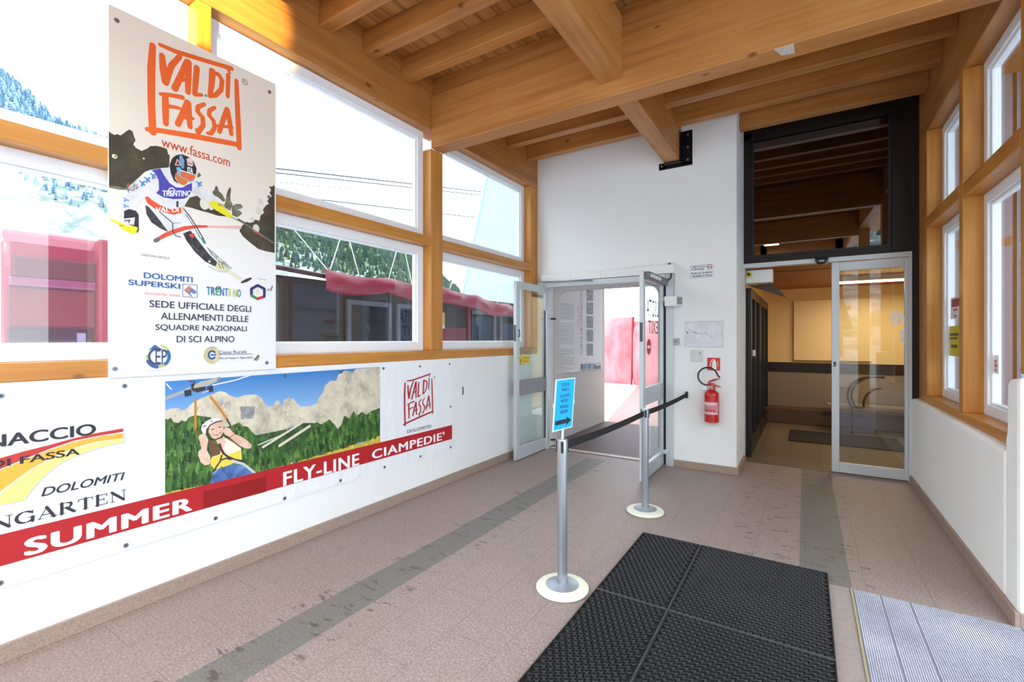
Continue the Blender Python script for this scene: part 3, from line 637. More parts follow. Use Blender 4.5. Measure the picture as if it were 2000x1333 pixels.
# ================================================================== TALL SKI POSTER ON THE LEFT WINDOW WALL
PXL = -3.138
def photo_mat(name, stops, scale, detail=4, stretch=(1, 1, 1)):
    m = mat(name, '808080', .45); t = NT(m)
    t.l(t.ramp(t.noise(t.coords(stretch), scale, detail, .65), [(p, hexc(c)) for p, c in stops]), t.b.inputs['Base Color']); return m
def grad_mat(name, z0, z1, stops):
    m = mat(name, 'e8e4da', .4); t = NT(m); tc = t.n('ShaderNodeTexCoord'); sp = t.n('ShaderNodeSeparateXYZ'); t.l(tc.outputs['Object'], sp.inputs[0])
    f = t.math('DIVIDE', t.math('SUBTRACT', sp.outputs[2], z0), z1 - z0)
    t.l(t.ramp(f, [(p, hexc(c)) for p, c in stops]), t.b.inputs['Base Color']); return m
LOGO_K = Z(200, 20, 4.443)
LOGO = [  # brush strokes: points in the crop of the poster, brush width in crop units
 ([(437, 305), (425, 500), (425, 800), (437, 1060)], [40, 50, 46, 46]), ([(500, 300), (640, 360), (900, 440), (1120, 505)], [28, 34, 34, 36]),
 ([(1163, 612), (1170, 800), (1180, 1000), (1187, 1195)], [34, 40, 42, 40]), ([(392, 1035), (480, 1042), (800, 1095), (1185, 1168)], [34, 36, 42, 40]),
 ([(518, 392), (530, 520), (548, 628)], [38, 50, 46]), ([(548, 628), (600, 480), (672, 400)], [44, 40, 34]),
 ([(628, 680), (680, 570), (738, 450)], [46, 42, 46]), ([(748, 450), (745, 600), (742, 712)], [44, 44, 38]), ([(690, 605), (760, 595)], [28, 26]),
 ([(820, 500), (808, 640), (800, 730)], [42, 42, 34]), ([(800, 730), (862, 735)], [34, 26]),
 ([(955, 530), (948, 640), (932, 745)], [50, 44, 34]), ([(945, 535), (1010, 560), (1040, 610), (1030, 690), (980, 740), (935, 745)], [32, 34, 36, 36, 34, 28]),
 ([(1092, 565), (1090, 660), (1086, 748)], [34, 34, 30]), ([(1085, 500), (1105, 545)], [28, 20]),
 ([(505, 728), (600, 738), (695, 758)], [26, 30, 34]), ([(545, 740), (548, 860), (550, 985)], [42, 44, 38]), ([(545, 830), (620, 840), (670, 852)], [30, 26, 24]),
 ([(655, 988), (695, 900), (738, 800)], [42, 40, 42]), ([(745, 805), (752, 920), (760, 1012)], [42, 42, 36]), ([(690, 930), (785, 940)], [26, 24]),
 ([(885, 815), (830, 840), (825, 880), (870, 930), (875, 1000), (830, 1060)], [28, 34, 34, 34, 34, 38]), ([(818, 1040), (835, 1075)], [26, 26]),
 ([(975, 845), (930, 870), (925, 910), (965, 960), (975, 1020), (945, 1068), (912, 1068)], [26, 32, 32, 32, 34, 32, 24]),
 ([(1015, 1055), (1045, 960), (1082, 860)], [34, 38, 40]), ([(1085, 865), (1105, 970), (1118, 1075)], [38, 40, 34]), ([(1000, 1005), (1125, 1015)], [24, 26])]
def logo(p, box, c, k=1.0):
    """brush logo placed in a plane box; box = None keeps the poster's own place"""
    pts = [[p_ for p_ in LOGO_K(*st)] for st, _ in LOGO]
    uvs = [[onx(PXL, *q) for q in st] for st in pts]
    U0, V0 = onx(PXL, *LOGO_K((392, 1035))[0]); U1, V1 = onx(PXL, *LOGO_K((1190, 1195))[0]); _, V2 = onx(PXL, *LOGO_K((437, 290))[0])
    sc = 1 / 4.443 * (math.hypot(3.14, 1.4) * .001 * 1.04)          # crop units -> metres on the poster
    for st, (_, ws) in zip(uvs, LOGO):
        if box: 
            su, sv = (box[2] - box[0]) / (U1 - U0), (box[3] - box[1]) / (V2 - V0)
            st = [(box[0] + (u - U0) * su, box[1] + (v - V0) * sv) for u, v in st]
        else: su = sv = 1
        p.strokeuv(st, [w * sc * k * (su + sv) / 2 for w in ws], c, nxt=False, n=10)
    p.k += 1
U0, V1 = .958, 3.287; U1, V0 = 1.884, 1.293
r = root('ski_poster', (PXL, (U0 + U1) / 2, V0), label='tall poster of a slalom skier hung on the left window wall', cat='poster')
mb = MB()
zb = (V1 - V0)
PAPER = grad_mat('poster_paper', 0, zb, [(0.0, 'e9eaee'), (.36, 'e9e8e6'), (.55, 'e8e0d2'), (1.0, 'f2e6d6')])
mb.box(PXL - .01, PXL, U0, U1, V0, V1, PAPER)
p = Print(mb, 'x', PXL)
logo(p, None, 'f26a2c')
a, b = Z(0, 0, 3.332)((1050, 948), (1497, 1042)); p.text('www.fassa.com', (a[0], 286), (b[0], 308.5), 'cc4a30', bold=.012)
u, v = p.pt(478, 160); p.ringuv(u, v, .017, .019, .004, '6a625a'); p.textuv('R', u - .008, v - .01, u + .008, v + .01, '6a625a')
u, v = p.pt(402, 187); p.disc(u, v, .008, .008, '4aa080')
# printed photograph
K2 = Z(200, 290, 4.597); K1 = LOGO_K
FOR1 = photo_mat('print_dark_forest', [(.35, '332e20'), (.6, '4e4734'), (.75, '6c6550')], 5)
FOR2 = photo_mat('print_soft_trees', [(.35, '4a4836'), (.55, '6e6c56'), (.75, 'a8a690')], 9)
p.poly(K1((55, 1052), (80, 1072), (110, 1083), (130, 1075), (155, 1088), (190, 1066), (205, 1052), (235, 1036), (262, 1052), (272, 1090), (288, 1128), (268, 1165), (290, 1195), (340, 1222), (390, 1200), (415, 1180), (470, 1178), (520, 1190), (560, 1205), (570, 1250)) +
       K2((605, 60), (600, 150), (590, 195), (520, 180), (440, 195), (380, 220), (320, 268), (240, 340), (205, 360), (150, 345), (60, 332)), FOR1)
p.poly(K2((60, 330), (150, 343), (215, 360), (240, 345), (228, 372), (150, 372), (60, 352)), FOR2)
p.poly(K2((222, 318), (238, 310), (242, 345), (215, 352)), 'b05048')
p.poly(K2((740, 455), (790, 440), (850, 425), (900, 470), (980, 510), (1060, 560), (1150, 605), (1120, 612), (1040, 606), (960, 580), (880, 560), (800, 535), (735, 520)), FOR1)
p.disc(*p.pt(*K2((915, 500))[0]), .026, .035, 'dedccc'); p.disc(*p.pt(*K2((975, 520))[0]), .018, .024, 'd8d6c4')
for pts in (((985, 390), (1005, 375), (1012, 345), (1022, 335), (1035, 350), (1045, 385), (1075, 410), (1105, 470), (1085, 480), (1040, 440), (1000, 420)),
            ((1090, 520), (1105, 480), (1112, 420), (1128, 375), (1145, 345), (1155, 360), (1148, 420), (1150, 470), (1170, 500), (1150, 560), (1110, 540)),
            ((1160, 520), (1200, 500), (1240, 500), (1262, 525), (1240, 545), (1200, 552), (1235, 560), (1255, 585), (1210, 620), (1165, 600)),
            ((850, 240), (862, 222), (868, 210), (872, 225), (888, 238), (870, 258), (852, 262))):
    p.poly(K2(*pts), FOR2)
p.poly(K2((1546, 330), (1520, 345), (1495, 340), (1515, 375), (1500, 400), (1520, 430), (1480, 470), (1495, 500), (1470, 510), (1440, 550), (1450, 580), (1420, 600), (1410, 650), (1370, 640), (1330, 670), (1290, 660), (1250, 700), (1230, 740), (1260, 790), (1330, 850), (1400, 905), (1470, 925), (1546, 940)), FOR1)
for q, a_ in (((1380, 720), .022), ((1405, 560), .02), ((1420, 480), .016), ((1345, 640), .014)): p.disc(*p.pt(*K2(q)[0]), a_, a_ * 1.3, 'd2d2c2')
p.poly(K2((930, 880), (1010, 940), (1100, 1020), (1168, 1078), (1130, 1085), (1050, 1030), (980, 960)), photo_mat('print_snow_spray', [(.4, '8e8e88'), (.65, 'd8d8d4')], 30))
SUIT = photo_mat('print_white_suit', [(.35, 'cfd0d2'), (.6, 'e6e6e6'), (.8, 'f0f0f0')], 6)
p.poly(K2((520, 178), (430, 193), (380, 212), (340, 250), (290, 300), (230, 355), (195, 420), (175, 500), (165, 560), (190, 590), (300, 565), (330, 500), (370, 450), (440, 410), (510, 380)), SUIT)
p.poly(K2((830, 278), (880, 310), (950, 372), (1010, 425), (1052, 472), (1000, 470), (955, 482), (900, 455), (840, 420), (800, 400), (790, 330)), SUIT)
p.poly(K2((430, 195), (520, 178), (620, 170), (700, 260), (810, 290), (812, 380), (790, 430), (745, 500), (722, 560), (640, 600), (520, 575), (400, 500), (378, 440), (490, 395)), SUIT)
p.poly(K2((400, 500), (520, 570), (720, 555), (770, 590), (850, 700), (925, 860), (890, 845), (820, 762), (730, 775), (690, 800), (600, 762), (470, 690), (400, 600)), SUIT)
DK = photo_mat('print_black_pads', [(.4, '26252a'), (.62, '4c4c4e'), (.8, '8c8c8c')], 40)
p.poly(K2((385, 508), (420, 530), (470, 590), (540, 680), (592, 752), (520, 720), (440, 665), (395, 590)), DK)
p.poly(K2((722, 765), (790, 738), (840, 800), (900, 880), (960, 955), (1035, 1028), (1010, 1062), (920, 1015), (830, 930), (755, 830)), DK)
p.poly(K2((440, 197), (520, 180), (552, 240), (600, 310), (660, 350), (720, 352), (765, 325), (805, 310), (802, 385), (775, 430), (735, 452), (640, 457), (545, 440), (482, 402), (508, 370), (505, 290), (475, 225)), '4a46a8')
p.poly(K2((380, 440), (405, 430), (450, 468), (520, 512), (610, 548), (735, 525), (718, 575), (645, 596), (560, 578), (470, 542), (402, 492)), 'e4502c')
p.text('TRENTINO', *K2((538, 432), (800, 384 + 55)), 'f2f2f4', bold=.03, lift=.04); p.ringuv(*p.pt(*K2((625, 385))[0]), .016, .018, .006, 'e8e8f0', 20, 300)
p.text('1', *K2((664, 528), (682, 476)), '2a2a2e', bold=.02); p.text('VAL DI F', *K2((478, 572), (735, 580)), 'f6f0ee', bold=.03, lift=.032)
p.poly(K2((625, 90), (660, 62), (710, 52), (770, 75), (815, 115), (845, 180), (838, 245), (800, 250), (720, 215), (665, 215), (650, 270), (690, 325), (640, 290), (612, 220), (602, 150)), '26262a')
p.poly(K2((648, 250), (662, 215), (700, 200), (835, 245), (822, 285), (770, 300), (735, 335), (700, 322), (670, 295)), 'd4743a')
p.poly(K2((690, 72), (705, 52), (735, 110), (730, 180), (712, 182), (690, 120)), '6aa4cc'); p.poly(K2((662, 172), (690, 165), (720, 210), (705, 250), (680, 245)), '7ab4d4')
p.poly(K2((698, 212), (835, 258), (810, 290), (760, 285), (705, 255)), 'e2683c'); p.stroke(K2((700, 255), (735, 272), (790, 300), (822, 285)), .006, '8ab0c8')
p.poly(K2((755, 92), (800, 84), (818, 150), (800, 165), (762, 150)), 'dcc8c4'); p.text('ITA', *K2((762, 215), (812, 180)), 'f0f0f0', bold=.05)
p.stroke(K2((655, 150), (672, 100), (700, 150), (655, 150)), .006, 'e4a8a0'); p.stroke(K2((700, 195), (770, 220), (838, 240)), .005, 'e8e8e8'); p.stroke(K2((762, 130), (810, 140)), .006, 'c05048')
p.poly(K2((195, 562), (240, 545), (300, 562), (325, 595), (326, 735), (312, 762), (285, 705), (190, 660)), '2a282c')
p.poly(K2((188, 632), (292, 620), (282, 690), (185, 668)), 'd8d8d2'); p.stroke(K2((200, 650), (245, 645), (235, 665)), .006, '505054')
p.poly(K2((62, 628), (150, 660), (205, 690), (285, 700), (318, 712), (300, 770), (240, 760), (170, 722), (145, 685), (62, 642)), 'e6dc22'); p.text('SKI', *K2((150, 700), (190, 688)), '4a4a20')
p.poly(K2((955, 482), (1000, 470), (1060, 498), (1120, 560), (1172, 608), (1150, 628), (1080, 592), (1010, 552), (968, 512)), 'e6dc22'); p.text('SKI', *K2((1035, 515), (1085, 500)), '4a4a20')
p.stroke(K2((1160, 618), (1230, 655), (1300, 692), (1546, 858)), .006, '8a8a84'); p.stroke(K2((1350, 735), (1440, 790)), .008, 'c86050'); p.stroke(K2((1220, 640), (1275, 670)), .014, '66664e')
p.stroke(K2((478, 826), (560, 780), (640, 748), (740, 716), (850, 702), (950, 702)), [.016, .022, .024, .022, .018, .012], 'd8523a'); p.stroke(K2((950, 702), (1100, 706), (1235, 708)), [.012, .012, .02], 'e8b4a4'); p.stroke(K2((476, 830), (496, 818)), .022, '6c6660')
p.stroke(K2((510, 568), (570, 620), (630, 670), (630, 740), (655, 785), (700, 797)), .005, '3a3a3e'); p.stroke(K2((730, 545), (790, 620), (840, 700), (900, 805)), .006, '3a3a3e'); p.stroke(K2((745, 590), (800, 670), (880, 810)), .004, '505054'); p.stroke(K2((630, 672), (700, 668)), .003, '8c8c90')
p.poly(K2((882, 808), (906, 800), (932, 862), (905, 852)), '2a8a68'); p.poly(K2((775, 775), (822, 762), (825, 790), (805, 808)), 'd44a30')
p.poly(K2((1030, 1022), (1060, 1030), (1110, 1070), (1150, 1112), (1100, 1095), (1050, 1095), (1010, 1072)), 'd4d4a0'); p.stroke(K2((1040, 1035), (1060, 1075)), .005, '6a6a3a'); p.stroke(K2((1068, 1040), (1085, 1080)), .005, '7a7a4a')
p.stroke(K2((950, 1060), (1040, 1105), (1120, 1110)), .005, 'b8b8a8'); p.stroke(K2((1150, 1112), (1240, 1175)), .022, 'dcdec0'); p.stroke(K2((1250, 1205), (1295, 1185), (1332, 1168)), [.012, .02, .012], '3c3c3a'); p.stroke(K2((1390, 1170), (1472, 1182)), .003, '9a9a94')
p.stroke(K2((1480, 1275), (1495, 1265)), .008, '8a8a86'); p.stroke(K2((1508, 1278), (1524, 1240)), .009, '6a6a66'); p.disc(*p.pt(*K2((960, 1017))[0]), .006, .006, 'f4f4f4'); p.disc(*p.pt(*K2((370, 92))[0]), .004, .005, 'f0f0e8')
for q in ((455, 247), (402, 280), (357, 312), (866, 318)): p.stroke(K2((q[0] - 22, q[1] - 18), (q[0], q[1]), (q[0] + 20, q[1] - 14), (q[0], q[1]), (q[0] - 6, q[1] + 26), (q[0], q[1]), (q[0] + 20, q[1] + 18)), .008, '4a86c0')
for q in ((210, 460), (208, 515)): p.stroke(K2((q[0] - 18, q[1] - 12), (q[0], q[1]), (q[0] - 16, q[1] + 14), (q[0], q[1]), (q[0] + 24, q[1] + 10)), .007, '6aa0d0')
aud, fs_ = textmesh('Audi'); x1 = max(q[0] for q in aud); y1 = max(q[1] for q in aud)
(u0, v0), (u1, v1) = p.pt(*K2((235, 400))[0]), p.pt(*K2((328, 355))[0]); L = math.hypot(u1 - u0, v1 - v0); cu, cv = (u1 - u0) / L, (v1 - v0) / L
p.mb.add([p.p3(u0 + (x / x1) * (u1 - u0) - (y / y1) * .035 * cv, v0 + (x / x1) * (v1 - v0) + (y / y1) * .035 * cu) for x, y in aud], fs_, p.m('5a5a5e')); p.k += 1
p.text('CRISTIAN DEVILLE', *K2((345, 965), (600, 977)), '6c6a68')
# sponsor block
K3 = Z(200, 500, 5.331)
p.text('DOLOMITI', *K3((428, 232), (938, 222)), '2c62a4', bold=.025); p.text('SUPERSKI', *K3((268, 303), (808, 292)), '2c5c9c', bold=.025)
p.text('wonderful times', *K3((432, 402), (808, 398)), 'd87a60')
for s_, c in ((0, '9aa2ae'),): p.stroke(K3((834, 294), (984, 304), (984, 434), (834, 424), (834, 294)), .005, c)
for k in range(4): p.stroke(K3((858 + 14 * k, 356 + 12 * k), (905 + 14 * k, 318 + 12 * k)), .007, 'd06a4a')
p.stroke(K3((858, 358), (925, 418)), .006, '5a7088')
for k in range(3): p.stroke(K3((905, 350 + 14 * k), (930, 345 + 14 * k), (945, 362 + 14 * k), (968, 368 + 10 * k)), .006, '5a7eb0')
p.letters('TRENTINO', *K3((1078, 405), (1442, 352)), ['1f78b8', '1c6a9c', '4ca86a', '1f6aa0', '2a7cb4', 'c8c832', 'b4c43c', '3a78a8'], bold=.03)
p.stroke(K3((1170, 352), (1190, 322), (1228, 326), (1205, 352), (1180, 345)), .005, '4a4a78')
hx = [(1615, 308), (1548, 345), (1550, 415), (1612, 448), (1682, 425), (1684, 345), (1615, 308)]
for i, c in enumerate(('352c66', '352c66', '3a8a4a', 'c03c38', '352c66', '352c66')): p.stroke(K3(hx[i], hx[i + 1]), .018, c)
p.text('S', *K3((1596, 405), (1636, 350)), 'e0c8b0')
DKT = '2e2e3c'
p.text('SEDE UFFICIALE DEGLI', *K3((487, 535), (1546, 524)), DKT, bold=.012); p.text('ALLENAMENTI DELLE', *K3((606, 662), (1517, 627)), DKT, bold=.012)
p.text('SQUADRE NAZIONALI', *K3((549, 784), (1500, 734)), DKT, bold=.012); p.text('DI SCI ALPINO', *K3((770, 902), (1372, 836)), DKT, bold=.012)
u, v = p.pt(*K3((582, 1048))[0]); R_ = abs(p.pt(*K3((700, 1048))[0])[0] - u)
p.ringuv(u, v, R_ * .93, R_ * 1.02, .016, '2468a0', -60, 30); p.ringuv(u, v, R_ * 1.0, R_ * 1.12, .012, 'b8c86a', 40, 75); p.ringuv(u, v, R_ * .98, R_ * 1.05, .014, 'c0cc70', 175, 200); p.ringuv(u, v, R_ * .95, R_ * 1.05, .010, 'bcc46a', 270, 300)
p.poly(K3((475, 985), (520, 945), (545, 925), (575, 948), (605, 968), (545, 962)), '2468a0')
for a_ in range(205, 262, 9): p.ringuv(u, v, R_, R_ * 1.08, .018, '3a5c8c', a_, a_ + 3, 2)
p.ringuv(u - R_ * .1, v, R_ * .72, R_ * .78, .011, '3a4a68', 70, 290); p.text('EP', *K3((550, 1128), (668, 975)), '3a4a68')
p.text('energia dalla natura', *K3((412, 1208), (718, 1182)), '9a9aa4')
u, v = p.pt(*K3((1138, 1032))[0]); p.ringuv(u, v, .035, .04, .026, 'c4ba8a', 30, 150); p.ringuv(u, v, .035, .04, .026, 'c4ba8a', 165, 285); p.ringuv(u, v, .035, .04, .022, 'cfc79e', 300, 400)
p.ringuv(u, v, .02, .024, .01, '2a4c94', 40, 320); p.strokeuv([(u - .005, v), (u + .02, v)], .008, '2a4c94')
p.text('Cassa Rurale', *K3((1210, 1020), (1497, 982)), '34406a'); p.text('Val di Fassa e Agordino', *K3((1210, 1086), (1562, 1046)), '4a526e', bold=.01); p.stroke(K3((1208, 1028), (1562, 1022)), .003, '34406a')
p.text('Banca di Credito Cooperativo', *K3((1210, 1110), (1490, 1094)), 'b0b0b8')
p.poly(K3((1570, 1090), (1622, 1030), (1626, 1075), (1600, 1092)), 'c8c84a'); p.stroke(K3((1580, 1085), (1620, 1035)), .008, '3c4c3c'); p.stroke(K3((1600, 1092), (1628, 1045)), .006, '3a62a4')
mb.build('sheet', r)
for q, c in (((242 / 1, 721), SCREW), ((521, 709), SCREW), ((224, 306), mat('cream_screw_cap', 'e8dcc0', .4)), ((525, 385), SCREW), ((526, 180), SCREW), ((228, 40), SCREW)):
    if q == (242, 721): q = (224.5, 721)
    u, v = onx(PXL, *q); MB().cyl((PXL, u, v), (PXL + .006, u, v), .0125, c, .009).cyl((PXL + .006, u, v), (PXL + .0065, u, v), .004, mat('screw_slot', '5a5650', .5)).build('screw', r, smooth=True)

# ================================================================== LONG BANNER ON THE LOW WALL
BX = -3.145
r = root('vinyl_banner', (BX, 1.6, .345), label='long white vinyl banner with red band and mountain photo on the low left wall', cat='banner')
mb = MB()
VIN = mat('white_vinyl', 'eeeff2', .4); t_ = NT(VIN); t_.bump(t_.noise(t_.coords((1, 3.2, .9)), 2.6, 3), .5, .03)
# gently rippled vinyl sheet
NY, NZ = 120, 14; Y0, Y1, Z0_, Z1_ = -.9, 3.812, .345, 1.243
mb.box(LX + .0005, BX - .004, Y0, Y1, Z0_, Z1_, VIN)
mb.box(BX - .004, BX, Y0, Y1, Z0_, Z1_, VIN)
p = Print(mb, 'x', BX)
# photograph on the banner
B2 = Z(310, 700, 3.39); G = Z(310, 710, 5.332)
def gradz(name, z0, z1, a, b): return grad_mat(name, z0 - .345, z1 - .345, [(0, a), (1, b)])
p.poly(B2((42, 155), (1465, 58), (1467, 560), (42, 912)), gradz('print_blue_sky', .95, 1.25, '8fbce4', '3f7fc4'))
ROCK = photo_mat('print_pale_rock', [(.3, '9a9488'), (.48, 'cfc5b0'), (.7, 'e6dcc4')], 7, 6)
GREEN = photo_mat('print_spruce_trees', [(.3, '1c3414'), (.5, '3c6428'), (.72, '6c9044')], 16, 5, (1, 1.6, .7))
GREEN2 = photo_mat('print_dark_trees', [(.3, '1e3418'), (.5, '35562a'), (.72, '587848')], 14, 5)
p.poly(B2((42, 345), (80, 335), (120, 328), (160, 345), (190, 330), (225, 295), (290, 262), (350, 240), (405, 218), (440, 225), (475, 250), (520, 262), (570, 245), (640, 240), (680, 262), (700, 300), (735, 325), (760, 315), (775, 285), (795, 278), (808, 310), (822, 315), (832, 275), (860, 262), (895, 270), (915, 300), (940, 322), (1005, 318), (1045, 300), (1060, 262), (1085, 235), (1100, 185), (1135, 150), (1175, 150), (1190, 110), (1235, 82), (1285, 92), (1310, 72), (1465, 60), (1466, 470), (1100, 560), (42, 560)), ROCK)
p.poly(B2((540, 320), (640, 318), (625, 400), (545, 405)), photo_mat('print_grey_rock', [(.35, '707078'), (.65, 'a8a8a8')], 14))
p.poly(B2((600, 520), (700, 500), (850, 470), (950, 430), (1060, 430), (1060, 620), (640, 700)), GREEN2)
for a_, b_, w_ in (((690, 590), (945, 430), .016), ((800, 580), (1000, 450), .02), (((660, 575)), (860, 490), .008)): p.stroke(B2(a_, b_), w_, 'd8d2c2')
p.poly(B2((42, 400), (60, 408), (80, 395), (100, 425), (130, 430), (150, 412), (180, 420), (200, 392), (240, 378), (300, 385), (340, 392), (400, 430), (440, 460), (500, 440), (530, 425), (560, 450), (590, 455), (610, 480), (640, 510), (660, 545), (640, 620), (650, 640), (668, 590), (690, 640), (705, 620), (715, 590), (740, 640), (760, 575), (790, 580), (806, 640), (830, 640), (860, 615), (895, 640), (915, 600), (925, 560), (950, 620), (960, 560), (985, 540), (1005, 470), (1030, 450), (1045, 420), (1075, 440), (1130, 405), (1165, 440), (1185, 470), (1210, 440), (1228, 380), (1262, 400), (1290, 350), (1310, 385), (1345, 355), (1375, 375), (1410, 350), (1465, 330), (1466, 530), (1200, 610), (900, 705), (640, 775), (42, 905)), GREEN)
p.poly(B2((42, 890), (300, 842), (640, 765), (900, 690), (1200, 600), (1400, 540), (1466, 512), (1467, 575), (900, 730), (42, 918)), photo_mat('print_meadow', [(.35, 'b8a032'), (.65, 'e2cc58')], 18))
for q, c in (((900, 690), 'd8b0a0'), ((1090, 640), '6c5a70'), ((1235, 595), 'a03c4c'), ((1340, 562), '8aa4c8')): p.stroke(B2((q[0] - 22, q[1] + 5), (q[0] + 20, q[1] - 4)), .016, c)
def inpoly(x, y, P):
    c = False
    for (x1, y1), (x2, y2) in zip(P, P[1:] + P[:1]):
        if (y1 > y) != (y2 > y) and x < (x2 - x1) * (y - y1) / (y2 - y1) + x1: c = not c
    return c
random.seed(5)
RK = [(100, 345), (225, 305), (350, 250), (420, 228), (500, 265), (640, 250), (735, 335), (790, 290), (870, 272), (940, 330), (1060, 290), (1100, 200), (1180, 160), (1240, 95), (1460, 70), (1460, 380), (1230, 390), (1000, 450), (700, 500), (100, 400)]
for k in range(330):
    x, y = random.uniform(60, 1460), random.uniform(70, 500)
    if not inpoly(x, y, RK): continue
    a = random.uniform(-1.0, .3) if x < 1000 else random.uniform(-1.3, -.5); L_ = random.uniform(8, 34)
    p.stroke(B2((x, y), (x + L_ * .5 * math.sin(a), y + L_ * math.cos(a))), [random.uniform(.002, .008), .001], random.choice(('b2a890', 'efe6d2', '9c968a', 'd8ccb2', 'a89e8c')), nxt=False, n=5)
GR = [(45, 400), (100, 425), (180, 412), (240, 380), (330, 388), (440, 455), (540, 425), (610, 480), (660, 545), (655, 640), (760, 580), (860, 620), (925, 565), (1005, 475), (1045, 425), (1130, 410), (1185, 470), (1228, 385), (1290, 355), (1345, 360), (1460, 335), (1460, 520), (1200, 600), (900, 690), (640, 760), (45, 890)]
tr = sorted([(random.uniform(50, 1455), random.uniform(370, 860)) for k in range(900)], key=lambda q: q[1])
for x, y in tr:
    if not inpoly(x, y, GR) or not inpoly(x, y - 20, GR): continue
    h = random.uniform(30, 80) * (1 if x < 700 else .8); w_ = h * random.uniform(.16, .26); c = random.choice(('27451e', '38602a', '4b7634', '6a9244', '1d3517', '5c8440', '2f5130'))
    p.poly(B2((x - w_ * .6, y + h * .55), (x - w_, y + h * .3), (x - w_ * .45, y + h * .2), (x - w_ * .7, y - h * .02), (x - w_ * .25, y - h * .1), (x, y - h * .42), (x + w_ * .3, y - h * .08), (x + w_ * .75, y), (x + w_ * .5, y + h * .22), (x + w_, y + h * .32), (x + w_ * .6, y + h * .55)), c, nxt=False); p.k += .04
p.poly(B2((42, 895), (300, 848), (640, 770), (900, 696), (1200, 606), (1400, 548), (1466, 522), (1467, 575), (900, 730), (42, 918)), mat('print_meadow', '808080', .45))
# zip-line rider
p.poly(G((70, 350), (250, 282), (330, 238), (330, 270), (260, 310), (70, 388)), 'a8aaa4'); p.poly(G((360, 232), (440, 190), (580, 158), (655, 155), (600, 190), (520, 230), (390, 268), (362, 255)), 'b4b4a6')
p.stroke(G((560, 228), (800, 175), (1000, 110)), .008, 'e4e6ea'); p.poly(G((262, 285), (335, 270), (342, 335), (272, 350)), '2c2e48'); p.poly(G((500, 250), (562, 230), (568, 295), (515, 300)), '2c2e48'); p.poly(G((335, 220), (380, 200), (360, 262), (480, 240), (495, 275), (400, 305), (345, 285)), '3c3230')
p.stroke(G((320, 180), (345, 195), (380, 190)), .008, '7c3a34'); p.stroke(G((80, 215), (110, 250), (130, 270)), .007, 'dfe4ec'); p.stroke(G((450, 310), (520, 285)), .006, 'c8c8c8')
p.stroke(G((382, 375), (380, 520), (383, 690)), .012, 'c88428'); p.stroke(G((383, 690), (412, 752)), .008, '8a5a20'); p.stroke(G((540, 350), (630, 470), (715, 590)), .014, 'c88428'); p.stroke(G((705, 580), (742, 640), (738, 672)), .010, '4a3a1c')
SK = photo_mat('print_skin', [(.3, 'd6a68c'), (.6, 'ecc8b4'), (.8, 'f4dccc')], 8)
p.poly(G((515, 800), (545, 795), (600, 860), (640, 935), (612, 965), (570, 968), (545, 960), (528, 900)), '6e5038'); p.poly(G((700, 775), (760, 790), (840, 858), (835, 888), (790, 882), (740, 845)), '7a5638')
p.poly(G((640, 830), (690, 775), (780, 830), (855, 885), (862, 1000), (800, 1020), (720, 1060), (575, 1108), (538, 1050), (555, 975), (640, 945)), 'ece4d0'); p.poly(G((545, 985), (640, 945), (700, 960), (850, 905), (862, 1005), (760, 1050), (700, 1085), (575, 1108), (538, 1045)), 'e8d44c')
p.poly(G((590, 790), (680, 760), (700, 820), (660, 900), (625, 870)), SK)
p.poly(G((412, 775), (425, 745), (455, 735), (500, 750), (516, 790), (505, 850), (500, 905), (530, 960), (542, 1020), (525, 1055), (480, 1065), (435, 1030), (410, 960), (412, 915), (445, 890), (430, 830)), SK)
p.poly(G((660, 695), (690, 672), (730, 672), (765, 710), (790, 738), (850, 760), (920, 805), (968, 850), (960, 885), (925, 892), (860, 870), (800, 825), (745, 775), (690, 745)), SK)
p.poly(G((528, 660), (560, 628), (640, 608), (672, 645), (670, 720), (640, 770), (590, 795), (548, 770), (515, 715)), SK)
p.poly(G((440, 690), (448, 645), (490, 605), (560, 572), (620, 572), (655, 592), (650, 605), (590, 612), (530, 645), (495, 700), (490, 742), (460, 735)), 'e8e4e8'); p.stroke(G((495, 740), (500, 690), (540, 640), (600, 610), (655, 600)), .008, '4a3c38')
p.stroke(G((495, 735), (520, 790), (580, 798), (660, 770)), .008, '3c302c'); p.stroke(G((460, 660), (490, 650)), .006, '5a5460'); p.stroke(G((540, 605), (555, 603)), .006, '6a6470')
p.stroke(G((550, 690), (572, 684)), .006, '4a342c'); p.stroke(G((622, 668), (645, 664)), .006, '4a342c'); p.stroke(G((566, 742), (600, 748), (640, 722)), .007, 'b4584c'); p.stroke(G((575, 742), (625, 730)), .004, 'f8f0ec'); p.stroke(G((596, 690), (604, 716)), .003, 'c09078')
p.poly(G((560, 1175), (600, 1110), (640, 1090), (660, 1085), (760, 1050), (880, 1065), (1012, 1162), (900, 1200), (760, 1232), (530, 1272), (540, 1220)), photo_mat('print_denim', [(.35, '34508c'), (.6, '6284c0'), (.8, '98b4dc')], 9))
p.stroke(G((630, 845), (650, 900), (675, 940)), .016, '6c2430'); p.stroke(G((670, 935), (720, 975), (790, 1005), (880, 1020)), .012, '3a3038'); p.stroke(G((655, 960), (640, 1010), (700, 990), (760, 1005)), .010, '4c3444'); p.stroke(G((760, 1015), (880, 1050), (960, 1110), (1005, 1150)), .016, 'c8ccc4'); p.stroke(G((640, 1020), (590, 1090), (560, 1150)), .010, '3c3a4c'); p.stroke(G((650, 1080), (720, 1180), (780, 1225)), .008, '40588c'); p.stroke(G((560, 1150), (610, 1110)), .006, 'c0c4d0'); p.stroke(G((740, 770), (785, 742)), .004, '5a4030')
